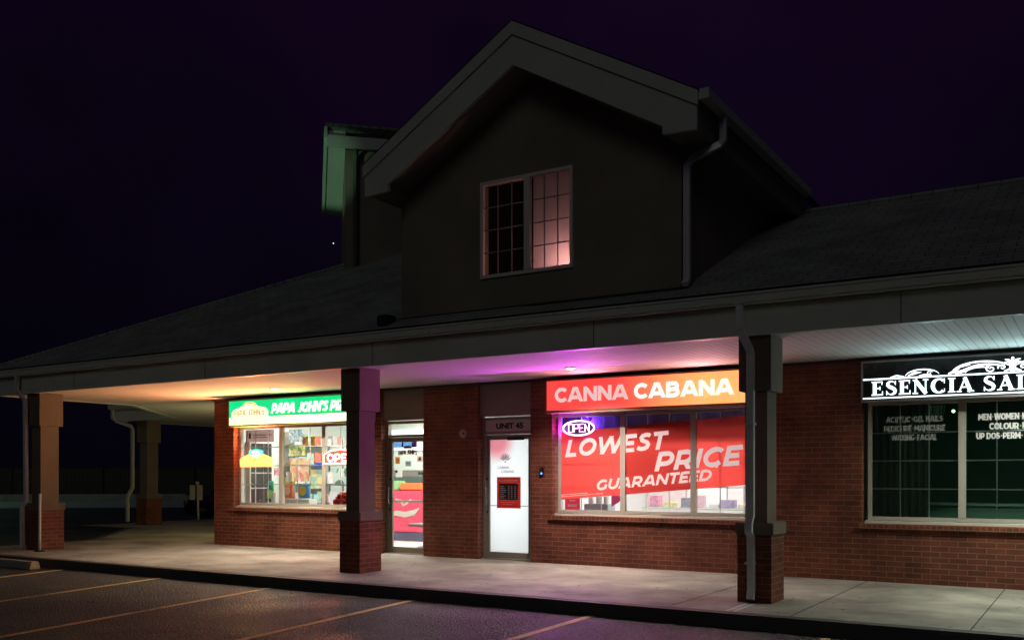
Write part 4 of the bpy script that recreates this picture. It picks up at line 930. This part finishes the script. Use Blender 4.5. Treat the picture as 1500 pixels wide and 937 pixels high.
# ------------------------------------------------------------------ downlights
def downlight(x, y, e, col, lab, spread=130):
    t_ = thing("downlight", lab, "downlight", (x, y, ZS), "round downlights in the canopy soffit")
    bm = bmnew(); pts = [(x+.085*math.cos(2*math.pi*k/28), y+.085*math.sin(2*math.pi*k/28), ZS-.008) for k in range(28)]
    tube(bm, pts, .011, 8, closed=True); obj("trim_ring", bm, M['white'], t_, smooth=True)
    bm = bmnew(); disc(bm, (x, y, ZS-.001), .073, -.020, 'Z', 24, .060); obj("lens", bm, emit("lens_glow_%d" % len(bpy.data.materials), col, 7), t_)
    lamp("downlight_lamp", 'AREA', (x, y, ZS-.035), e, col, t_, .13, None, (0, 0, 0), R(spread)).data.shape = 'DISK'
downlight(-13.06, 12.55, 88, (1, .86, .66), "lit round downlight in the soffit above the pizza sign")
downlight(-6.80, 12.55, 80, (1, .84, .72), "lit round downlight in the soffit above the red and orange sign")
downlight(-.15, 12.55, 84, (.93, 1.0, .82), "lit round downlight in the soffit in front of the salon", 155)
lamp("side_window_light", 'AREA', (-16.2, 16.2, 1.7), 50, (1, .84, .40), B, 1.6, 1.2, (0, R(90), 0))

# ------------------------------------------------------------------ small things outside
tm = thing("marker_post", "thin white marker post standing by the orange corner column", "marker post", (-18.1, 10.62, GZ))
bm = bmnew(); tube(bm, [(-17.42, 10.62, GZ+.02), (-17.475, 10.66, 1.27)], .026, 10); obj("post_tube", bm, M['white'], tm, smooth=True)
bm = bmnew(); disc(bm, (-17.42, 10.62, GZ), .10, .03, 'Z', 20, .07); obj("post_foot", bm, M['rubber'], tm)
tg = thing("parking_sign", "small cream double sign on a post in front of the dark car", "sign", (-25.75, 21.3, 0))
pm = mat("cream_sign_paint", (.85, .74, .55), .6)
bm = bmnew(); tube(bm, [(-25.75, 21.3, .0), (-25.80, 21.3, 1.40)], .035, 10); obj("sign_post", bm, pm, tg, smooth=True)
for s in (-1, 1):
    bm = bmnew(); box(bm, -25.79+s*.16-.13, -25.79+s*.16+.13, 21.20 if s < 0 else 21.24, 21.225 if s < 0 else 21.265, .80, 1.30, .008); obj("sign_plate", bm, pm, tg)
bm = bmnew(); box(bm, -25.86, -25.74, 21.25, 21.33, 1.34, 1.42, .01); obj("post_cap", bm, pm, tg)
# parked car seen from the front behind the sign
tcar = thing("parked_car", "black parked car half hidden behind the brick corner of the pizza shop", "car", (-26.4, 24, 0))
cp = mat("black_car_paint", (.008, .008, .01), .25, var=.02); X = -26.4
prof = [(21.95, .42), (21.98, .70), (22.25, .82), (23.1, .93), (23.75, 1.33), (24.3, 1.43), (25.4, 1.40), (26.1, .98), (26.5, .92), (26.55, .45), (26.3, .25), (22.2, .25)]
bm = bmnew(); n = len(prof); ringL = []
for xx, k, dz in ((-.88, .96, 0), (-.90, 1.0, 0), (.90, 1.0, 0), (.88, .96, 0)):
    ringL.append([bm.verts.new((X+xx*(1 if z < 1.0 else .78), y, z)) for y, z in prof])
bm.faces.new(ringL[0]); bm.faces.new(ringL[3][::-1])
for a in range(3):
    for i in range(n): bm.faces.new((ringL[a][i], ringL[a][(i+1) % n], ringL[a+1][(i+1) % n], ringL[a+1][i]))
obj("car_body", bm, cp, tcar)
for s in (-1, 1):
    for y in (22.75, 25.75):
        bm = bmnew(); disc(bm, (X+s*.74, y, .32), .32, s*.18, 'X', 24); wo = obj("wheel", bm, M['rubber'], tcar)
        bm = bmnew(); disc(bm, (X+s*.925, y, .32), .20, s*.01, 'X', 18); obj("rim", bm, M['chrome'], wo)
    bm = bmnew(); box(bm, X+s*.80-.12, X+s*.80+.04, 21.93, 21.99, .62, .74, .015); obj("headlight", bm, M['chrome'], tcar)
    bm = bmnew(); box(bm, X+s*.98-.08, X+s*.98+.06, 23.25, 23.37, .95, 1.07, .02); obj("side_mirror", bm, cp, tcar)
bm = bmnew(); poly(bm, [(X-.66, 23.16, .965), (X+.66, 23.16, .965), (X+.62, 23.70, 1.32), (X-.62, 23.70, 1.32)]); obj("windscreen", bm, mat("dark_windscreen", (.01, .012, .015), .08), tcar)
bm = bmnew(); box(bm, X-.25, X+.25, 21.925, 21.95, .38, .48); obj("number_plate", bm, mat("plate_paint", (.08, .08, .08), .5), tcar)
# lone bright star
bm = bmnew(); bmesh.ops.create_icosphere(bm, subdivisions=1, radius=.42); bmesh.ops.translate(bm, verts=bm.verts, vec=Vector((-.669, .724, .241))*620*1.0)
tag(obj("star", bm, emit("star_light", (1, 1, 1), 1.2)), "tiny bright star low in the dark sky left of the tower", "star", kind=None)

# ------------------------------------------------------------------ inside the pizza shop
bm = bmnew(); box(bm, -15.95, -11.84, T+.01, 14.42, .93, .965); obj("display_ledge", bm, M['white'], B)
bm = bmnew(); box(bm, -15.949, -15.90, 14.45, 15.22, .98, 2.36); wl2 = obj("side_window", bm, M['white'], B)
for j in range(3):
    for k in range(4):
        bm = bmnew(); y0 = 14.49+.235*j; z0 = 1.02+.335*k; box(bm, -15.895, -15.885, y0, y0+.215, z0, z0+.31); obj("dark_pane", bm, mat("night_pane", (.035, .03, .03), .15) if (j, k) == (0, 0) else bpy.data.materials["night_pane"], wl2)
bm = bmnew(); box(bm, -15.50, -15.37, 14.06, 14.10, 1.0, 2.58, .008); obj("folded_blind", bm, mat("cream_blind", (.68, .62, .52), .7), B)
sheet("poster", "greyish pink poster with dark heading in the top left of the pizza window", "poster", -15.33, -14.56, 2.32, 2.58, 13.97, (.42, .27, .26), None, [("poster_print", (.05, .02, .02), [(.04, .12, .3, .75), (.2, .9, .55, .62), (.2, .82, .35, .41)])])
sheet("hiring_poster", "white poster with red roof shape and print in the lower right of the pizza window", "poster", -13.00, -12.25, 1.03, 1.31, 13.965, (.80, .82, .86), None, [("red_block", (.80, .10, .07), [(.12, .95, .05, .42), (.20, .85, .42, .62), (.27, .78, .62, .80), (.36, .68, .80, .93)]), ("white_block", (.85, .8, .8), [(.30, .36, .5, .72), (.40, .46, .5, .72), (.50, .56, .5, .72), (.60, .66, .5, .72), (.70, .74, .5, .72), (.2, .28, .14, .32), (.34, .42, .14, .32), (.48, .6, .14, .32), (.66, .74, .14, .32), (.8, .88, .14, .32)])])
sheet("paper_notice", "white paper notice hanging beside the first pizza window mullion", "notice", -14.20, -14.05, 1.50, 1.70, 13.97, (.82, .82, .86))
sheet("hanging_sign", "small bright pink red sign hanging in the pizza window", "hanging sign", -13.42, -13.20, 1.92, 2.05, 14.15, (.85, .05, .12), None, [("sign_print", (.9, .75, .75), [(.18, .25, .25, .75), (.4, .6, .25, .35), (.4, .6, .6, .7), (.7, .8, .2, .8)])])
sheet("hanging_sign", "small deep blue sign below the pink red one in the pizza window", "hanging sign", -13.58, -13.26, 1.79, 1.88, 14.15, (.03, .10, .60))
def bag(name, lab, x, y, z, w_, h, c1, c2, d=.09):
    t_ = thing(name, lab, "snack bag", (x, y, z), "snack bags on display in the pizza window")
    bm = bmnew(); nx, nz_ = 6, 7; F = []; Bk = []
    for i in range(nx+1):
        cf = []; cb_ = []
        for k in range(nz_+1):
            a = i/nx; b = k/nz_; pf = d/2*math.sin(math.pi*a)**.5*math.sin(math.pi*b)**.6 if 0 < a < 1 and 0 < b < 1 else 0
            xx = x-w_/2+w_*a; zz = z+h*b; jit = random.uniform(-.004, .004)
            cf.append(bm.verts.new((xx, y-pf+jit, zz))); cb_.append(cf[-1] if pf == 0 else bm.verts.new((xx, y+pf, zz)))
        F.append(cf); Bk.append(cb_)
    for i in range(nx):
        for k in range(nz_):
            bm.faces.new((F[i][k], F[i+1][k], F[i+1][k+1], F[i][k+1]))
            q = (Bk[i][k], Bk[i][k+1], Bk[i+1][k+1], Bk[i+1][k])
            if len(set(q)) > 2 and any(a is not b for a, b in zip(q, (F[i][k], F[i][k+1], F[i+1][k+1], F[i+1][k]))):
                try: bm.faces.new(q)
                except ValueError: pass
    obj("bag_foil", bm, mat("foil_%d" % len(bpy.data.materials), c1, .35, var=.35, scale=14), t_, smooth=True)
    bm = bmnew(); disc(bm, (x, y-d/2-.012, z+h*.52), w_*.30, .006, 'Y', 16); obj("bag_label", bm, mat("lbl_%d" % len(bpy.data.materials), c2, .5, var=.3, scale=30), t_)
LZ = .966
def mottled(name, cols, scale=9.):
    m, n, l, p = newmat(name); n.remove(p); o = n["Material Output"]; geo = n.new("ShaderNodeNewGeometry")
    v = n.new("ShaderNodeTexVoronoi"); v.inputs["Scale"].default_value = scale; no = n.new("ShaderNodeTexNoise"); no.inputs["Scale"].default_value = scale*1.5
    l.new(geo.outputs["Position"], no.inputs["Vector"]); ma = n.new("ShaderNodeVectorMath"); ma.operation = 'MULTIPLY_ADD'; ma.inputs[1].default_value = (.12, .12, .12)
    l.new(no.outputs["Color"], ma.inputs[0]); l.new(geo.outputs["Position"], ma.inputs[2]); l.new(ma.outputs[0], v.inputs["Vector"])
    sp = n.new("ShaderNodeSeparateXYZ"); l.new(v.outputs["Color"], sp.inputs[0]); r = n.new("ShaderNodeValToRGB"); r.color_ramp.interpolation = 'CONSTANT'
    for i, c in enumerate(cols):
        e = r.color_ramp.elements[i] if i < 2 else r.color_ramp.elements.new(i/len(cols)); e.position = i/len(cols); e.color = c4(c)
    l.new(sp.outputs["X"], r.inputs[0]); d = n.new("ShaderNodeBsdfDiffuse"); t = n.new("ShaderNodeBsdfTranslucent"); mx = n.new("ShaderNodeMixShader")
    l.new(r.outputs[0], d.inputs[0]); l.new(r.outputs[0], t.inputs[0]); l.new(d.outputs[0], mx.inputs[1]); l.new(t.outputs[0], mx.inputs[2]); l.new(mx.outputs[0], o.inputs[0]); return m
def promo(lab, x0, x1, z0, z1, y, cols, scale):
    bm = bmnew(); quad(bm, x0, x1, y, z0, z1)
    tag(obj("promo_poster", bm, mottled("promo_print_%d" % len(bpy.data.materials), cols, scale), origin=((x0+x1)/2, y, z0)), lab, "poster")
promo("pink and orange food picture poster in the middle pizza window pane", -14.16, -13.62, 1.50, 1.98, 14.03, [(.85, .35, .3), (.8, .55, .4), (.9, .75, .65), (.8, .25, .15), (.75, .6, .3)], 9)
promo("yellow and green patterned poster at the upper middle pizza window pane", -14.18, -13.72, 2.02, 2.24, 14.02, [(.75, .7, .15), (.45, .6, .2), (.85, .8, .6), (.2, .35, .15)], 13)
promo("pale green and cream poster left of the second pizza window mullion", -13.60, -13.24, 1.36, 1.74, 14.03, [(.55, .75, .5), (.8, .8, .6), (.35, .6, .45), (.85, .7, .35)], 8)
promo("white and sea blue patterned sheet at the top of the middle pizza window pane", -14.18, -13.80, 2.30, 2.56, 14.02, [(.7, .85, .85), (.35, .55, .65), (.85, .9, .9), (.25, .4, .45)], 22)
promo("small pink and white leaflet left of the first pizza window mullion", -14.62, -14.34, 1.62, 1.78, 14.03, [(.85, .45, .5), (.9, .8, .8), (.7, .2, .3)], 24)
promo("grey and dark green sheet below the shelf in the right pizza window pane", -12.98, -12.62, 1.42, 1.76, 14.03, [(.2, .3, .26), (.45, .6, .55), (.12, .18, .15), (.6, .7, .65)], 6)
bag("snack_bag", "large orange red snack bag on the pizza window ledge", -14.37, 14.2, LZ+.18, .30, .30, (.75, .20, .08), (.80, .55, .40))
bag("snack_bag", "blue snack bag with a yellow label on the pizza window ledge", -13.92, 14.2, LZ+.18, .34, .31, (.05, .30, .75), (.85, .55, .05))
bag("snack_bag", "left one of two yellow snack bags on the upper rack of the pizza window", -13.94, 14.25, 2.22, .17, .2, (.85, .45, .06), (.5, .08, .05), .06)
bag("snack_bag", "right one of two yellow snack bags on the upper rack of the pizza window", -13.73, 14.25, 2.22, .17, .2, (.80, .48, .08), (.45, .2, .05), .06)
bag("snack_bag", "lime green snack bag beside the window blind in the pizza window", -14.92, 14.22, LZ+.17, .22, .17, (.30, .75, .10), (.5, .85, .2), .06)
bag("snack_bag", "dark green snack bag on top of the lime green one in the pizza window", -14.92, 14.22, LZ+.34, .2, .2, (.02, .45, .22), (.02, .3, .35), .06)
bm = bmnew(); box(bm, -14.55, -13.70, 14.10, 14.34, LZ, LZ+.17, .005); obj("window_display_box", bm, mat("carton_white", (.62, .64, .58), .7), None); 
tag(bpy.data.objects["window_display_box"], "long pale carton under the snack bags on the pizza window ledge", "carton")
tcup = thing("paper_cup_stack", "white stack of paper cups on the pizza window ledge beside the first mullion", "cups", (-14.62, 14.15, LZ))
for k in range(6):
    bm = bmnew(); disc(bm, (-14.74, 14.15, LZ+.04*k), .045, .09, 'Z', 18, .058); obj("cup", bm, M['white'], tcup)
tpl = thing("dried_plant", "low dark dried plant on the pizza window ledge", "plant", (-15.2, 14.15, LZ))
bm = bmnew()
for k in range(160):
    a = random.uniform(0, 6.28); r_ = random.uniform(.02, .25); x0, y0 = -15.15+r_*math.cos(a), 14.2+.4*r_*math.sin(a); z0 = LZ+random.uniform(0, .13*(1-r_*2.5)+.02)
    s_ = .03; q = [Vector((random.uniform(-s_, s_), random.uniform(-s_, s_), random.uniform(-s_, s_)))+Vector((x0, y0, z0+.02)) for _ in range(3)]; poly(bm, q)
obj("foliage", bm, mat("dry_leaves", (.14, .13, .09), .8, var=.4, scale=30), tpl)
# shelving rack along the left wall with goods
tr = thing("shelf_rack", "metal shelf rack full of boxes along the side wall inside the pizza shop", "shelf", (-15.6, 16.3, GZ))
for z in (.5, .95, 1.4, 1.85, 2.3):
    bm = bmnew(); box(bm, -15.92, -15.45, 15.45, 17.1, z, z+.025); obj("rack_shelf", bm, M['chrome'], tr)
bm = bmnew()
for y in (15.47, 17.08):
    for x in (-15.9, -15.47): box(bm, x-.015, x+.015, y-.015, y+.015, GZ+.013, 2.5)
obj("rack_post", bm, M['chrome'], tr)
cols = [(.75, .3, .25), (.8, .7, .5), (.35, .5, .4), (.7, .45, .4), (.8, .8, .75), (.75, .6, .15), (.3, .55, .6), (.6, .15, .1), (.85, .75, .7)]
cmats = [mat("carton_%d" % i, c, .6, var=.75, scale=13) for i, c in enumerate(cols)]
names9 = ["brick red", "tan", "sage green", "dusty pink", "off white", "mustard", "teal", "dark red", "pale pink"]
si = 0
for iz, z in enumerate((.975, 1.425, 1.875, 2.325)):
    y = 15.5
    while y < 16.95:
        d = random.uniform(.14, .26); h = random.uniform(.12, .30); ci = (si*5+iz) % 9
        bm = bmnew(); box(bm, -15.88, -15.5-random.uniform(0, .05), y, y+d-.015, z+.001, z+h, .004)
        lv = ["second", "third", "fourth", "top"][iz]; o_ = obj("goods_box", bm, cmats[ci])
        tag(o_, "%s carton on the %s shelf of the metal rack" % (names9[ci], lv), "carton", "cartons on the metal rack"); y += d; si += 1
# menu board and counter on back
tct = thing("service_counter", "long pale counter with red front panels inside the pizza shop", "counter", (-12.6, 17.3, GZ))
bm = bmnew(); box(bm, -14.9, -12.75, 17.0, 17.6, GZ+.013, 1.05); obj("counter_front", bm, mat("counter_white", (.6, .62, .6), .5), tct)
bm = bmnew(); box(bm, -14.95, -12.70, 16.95, 17.65, 1.05, 1.10, .01); obj("counter_top", bm, M['chrome'], tct)
tmn = thing("menu_board", "backlit pale menu board on the rear wall of the pizza shop", "menu board", (-14.2, 18.55, 2.2))
for k in range(3):
    bm = bmnew(); box(bm, -15.5+1.05*k, -14.52+1.05*k, 18.52, 18.58, 2.25, 2.75, .01); obj("menu_panel", bm, emit("menu_glow_%d" % k, [(.75, .9, .9), (1, .95, .9), (.8, .95, 1)][k], 1.3), tmn)
tov = thing("steel_oven", "large steel oven against the rear wall of the pizza shop", "oven", (-14.6, 18.2, GZ))
bm = bmnew(); box(bm, -15.4, -13.4, 17.95, 18.55, GZ+.013, 1.75, .02); obj("oven_body", bm, M['chrome'], tov)
for k in range(2):
    bm = bmnew(); box(bm, -15.3, -13.5, 17.93, 17.949, .75+.5*k, 1.1+.5*k, .01); obj("oven_door", bm, mat("oven_dark_%d" % k, (.08, .12, .11), .3), tov)
# red drinks cooler and bench behind the pizza door
tco = thing("drinks_cooler", "pink red drinks cooler with white lettering seen through the pizza door", "cooler", (-12.9, 16.9, GZ))
bm = bmnew(); box(bm, -13.75, -12.62, 16.55, 17.0, .36, 1.28, .02); obj("cooler_body", bm, mat("cooler_red", (.85, .10, .18), .4), tco)
bm = bmnew(); box(bm, -13.73, -12.64, 16.57, 16.98, GZ+.013, .358); obj("cooler_base", bm, mat("cooler_base_dark", (.10, .09, .16), .6), tco)
bm = bmnew()
stroke(bm, [(-13.55, .98), (-13.40, 1.08), (-13.25, 1.05), (-13.2, .95), (-13.1, 1.0), (-12.98, 1.1)], [.02, .05, .06, .05, .05, .02], 16.545, .003)
stroke(bm, [(-13.6, .72), (-13.4, .78), (-13.15, .75), (-12.9, .8), (-12.75, .9)], [.02, .12, .13, .12, .02], 16.545, .003)
obj("cooler_print", bm, mat("cooler_print_cream", (.75, .70, .62), .5), tco)
bm = bmnew(); box(bm, -13.4, -12.75, 16.65, 16.95, 1.282, 1.45, .03); tag(obj("snack_tray", bm, mat("orange_tray", (.85, .25, .08), .5)), "orange tray standing on the pink red drinks cooler", "tray")
bm = bmnew(); box(bm, -13.72, -13.42, 16.65, 16.95, 1.282, 1.50, .03); tag(obj("snack_tray", bm, mat("green_tray", (.30, .6, .3), .5)), "green tray standing on the pink red drinks cooler", "tray")
tbn = thing("pedestal_table", "grey pedestal table half visible through the pizza door", "table", (-11.45, 15.1, GZ))
bm = bmnew(); box(bm, -11.83, -11.05, 14.95, 15.5, .60, .65, .015); obj("table_top", bm, mat("grey_laminate", (.24, .25, .27), .5), tbn)
bm = bmnew(); disc(bm, (-11.52, 15.2, GZ+.04), .05, .42, 'Z', 16, .05); obj("pedestal", bm, mat("grey_metal", (.14, .15, .17), .5), tbn)
bm = bmnew(); disc(bm, (-11.52, 15.2, GZ+.013), .22, .03, 'Z', 22, .18); obj("foot_plate", bm, bpy.data.materials["grey_metal"], tbn)
bm = bmnew(); disc(bm, (-11.52, 15.2, .56), .05, .038, 'Z', 16, .2); obj("top_bracket", bm, bpy.data.materials["grey_metal"], tbn)
sheet("wall_poster", "white wall poster with a red heading behind the drinks cooler", "poster", -13.75, -13.25, 1.65, 2.1, 18.59, (.85, .85, .85), None, [("poster_heading", (.8, .08, .06), [(.0, 1, .82, 1)])])

# ------------------------------------------------------------------ inside the red fronted shop
tc1 = thing("display_counter", "long white display counter behind the red banner window", "display counter", (-5.8, 16.9, GZ))
bm = bmnew(); box(bm, -7.45, -4.2, 16.6, 17.2, GZ+.013, 1.0, .01); obj("counter_body", bm, M['white'], tc1)
bm = bmnew(); box(bm, -7.45, -4.2, 16.6, 17.2, 1.0, 1.02); obj("counter_glass", bm, mat("pale_green_glass", (.6, .72, .62), .2), tc1)
wallm = mat("pale_pink_panel", (.78, .66, .64), .6)
for k in range(5):
    bm = bmnew(); box(bm, -8.0+.86*k, -7.17+.86*k, 18.15, 18.19, .3, 1.98); o_ = obj("wall_panel", bm, wallm if k % 2 == 0 else M['white'], B)
gc = [(.75, .3, .4), (.9, .8, .3), (.25, .25, .3), (.8, .45, .5), (.65, .75, .6), (.35, .3, .45), (.85, .7, .5)]
gmats = [mat("merch_%d" % i, c, .5, var=.6, scale=18) for i, c in enumerate(gc)]
gn = ["rose", "yellow", "charcoal", "pink", "sage", "purple grey", "peach"]
x = -7.35; k = 0
while x < -4.4:
    w_ = random.uniform(.1, .28); h = random.uniform(.06, .26); bm = bmnew(); box(bm, x, x+w_, 16.75, 16.95, 1.022, 1.022+h, .006)
    tag(obj("merchandise_box", bm, gmats[k % 7]), "%s merchandise box on the white display counter" % gn[k % 7], "merchandise", "merchandise on the display counter"); x += w_+random.uniform(.03, .2); k += 1
sheet("framed_poster", "small red poster in a white frame at the lower left of the banner window", "poster", -8.02, -7.72, 1.02, 1.24, 14.6, (.6, .04, .06), None, [("poster_print", (.85, .6, .6), [(.2, .8, .25, .45), (.3, .7, .7, .78)])])
tdd = thing("window_display_stand", "pale stand with small pots at the lower left of the banner window", "display stand", (-7.3, 14.9, GZ))
bm = bmnew(); box(bm, -7.75, -7.28, 14.8, 15.1, GZ+.013, 1.12, .01); obj("stand_body", bm, mat("stand_grey", (.36, .42, .42), .5), tdd)
for q in range(3): bm = bmnew(); disc(bm, (-7.68+.15*q, 14.95, 1.121), .05, .13, 'Z', 14); obj("pot", bm, M['white'], tdd)
bm = bmnew(); prism_xz(bm, [(-6.92, 1.10), (-6.78, 1.18), (-6.72, 1.25), (-6.80, 1.32), (-6.92, 1.36)], 14.2, 14.204); tag(obj("paper_fan", bm, mat("hot_pink", (.9, .12, .3), .6)), "hot pink paper fan hanging behind the first mullion of the banner window", "decoration")

trs = thing("window_backcloth", "dark navy valance added behind the top of the red banner window to catch violet glow", "backcloth", (-5.9, 14.06, 2.36))
bm = bmnew(); Pv = []
for i in range(121):
    xx = -7.78+3.68*i/120; yy = 14.07+.012*math.sin(i*.9)+.006*math.sin(i*2.3); Pv.append((bm.verts.new((xx, yy, 2.28)), bm.verts.new((xx, yy, 2.66))))
for i in range(120): bm.faces.new((Pv[i][0], Pv[i+1][0], Pv[i+1][1], Pv[i][1]))
obj("backcloth_sheet", bm, mat("navy_cloth", (.07, .05, .16), .8), trs, smooth=True)  # cloth added as a surface for the violet neon glow
lamp("neon_back_glow", 'POINT', (-7.22, 13.95, 2.50), 14, (.28, .06, 1.0), B, 0)

# ------------------------------------------------------------------ salon
sv = film("white_vinyl_letters", (.88, .88, .88), .05); sv2 = film("grey_vinyl_letters", (.45, .48, .45), .05)
tv = thing("vinyl_lettering", "grey three line service lettering on the left salon pane", "lettering", (-2.17, YF, 2.1)); y = YF+.026
bm = bmnew()
for s_, x, z, wd_ in (("ACRYLIC*GEL NAILS", -2.53, 2.35, .72), ("PEDICURE*MANICURE", -2.56, 2.225, .78), ("WAXING*FACIAL", -2.46, 2.10, .58)): sans(bm, s_, x, z, y, .084, wd_, d=.001, th=.2)
obj("letters", bm, sv2, tv)
tv = thing("vinyl_lettering", "white three line service lettering on the middle salon pane", "lettering", (-.97, YF, 2.1)); bm = bmnew()
for s_, x, z, wd_ in (("MEN*WOMEN*K", -1.375, 2.35, .56), ("COLOUR*HI", -1.245, 2.225, .46), ("UP DOS*PERM*", -1.40, 2.10, .55)): sans(bm, s_, x, z, y, .088, wd_, d=.001, th=.25)
obj("letters", bm, sv, tv)
tcu = thing("salon_curtain", "dim grey green curtain hanging behind the left salon pane", "curtain", (-2.35, 14.1, 1))
bm = bmnew(); P_ = []
for i in range(81):
    xx = -2.78+.75*i/80; yy = 14.12+.035*math.sin(i*.62)+.012*math.sin(i*1.7); P_.append((bm.verts.new((xx, yy, .9)), bm.verts.new((xx, yy, 2.65))))
for i in range(80): bm.faces.new((P_[i][0], P_[i+1][0], P_[i+1][1], P_[i][1]))
obj("curtain_cloth", bm, mat("curtain_cloth", (.16, .20, .17), .9), tcu, smooth=True)
tsc = thing("styling_station", "low dark green styling counter inside the salon", "counter", (-1.5, 16.2, GZ))
bm = bmnew(); box(bm, -3.3, 1.5, 16.0, 16.5, GZ+.013, 1.15, .01); obj("station_body", bm, mat("station_green", (.12, .22, .17), .5), tsc)
bm = bmnew(); box(bm, -3.3, 1.5, 15.95, 16.55, 1.15, 1.19, .01); obj("station_top", bm, mat("station_top", (.20, .28, .23), .4), tsc)
lamp("salon_night_lamp", 'AREA', (-.4, 15.0, 3.1), 15, (.55, 1.0, .75), B, 1.0, .4)
tex = thing("salon_indicator_lamp", "tiny green glowing indicator at the top of the salon window", "indicator lamp", (-1.72, 14.05, 2.5))
bm = bmnew(); disc(bm, (-1.70, 14.05, 2.495), .02, .02, 'Y', 12); obj("lamp_lens", bm, emit("green_led", (.35, 1, .35), 6), tex)
tor = thing("hanging_ornament", "pale patterned ornament hanging at the top of the left salon pane", "ornament", (-1.93, 14.08, 2.45))
bm = bmnew()
for k in range(9): stroke(bm, [(-1.99+.022*k, 2.58), (-1.985+.02*k+random.uniform(-.02, .02), 2.50), (-1.98+.019*k, 2.44)], [.012, .008, .004], 14.06, .003)
obj("ornament_shape", bm, mat("pale_lace", (.6, .6, .5), .7), tor)
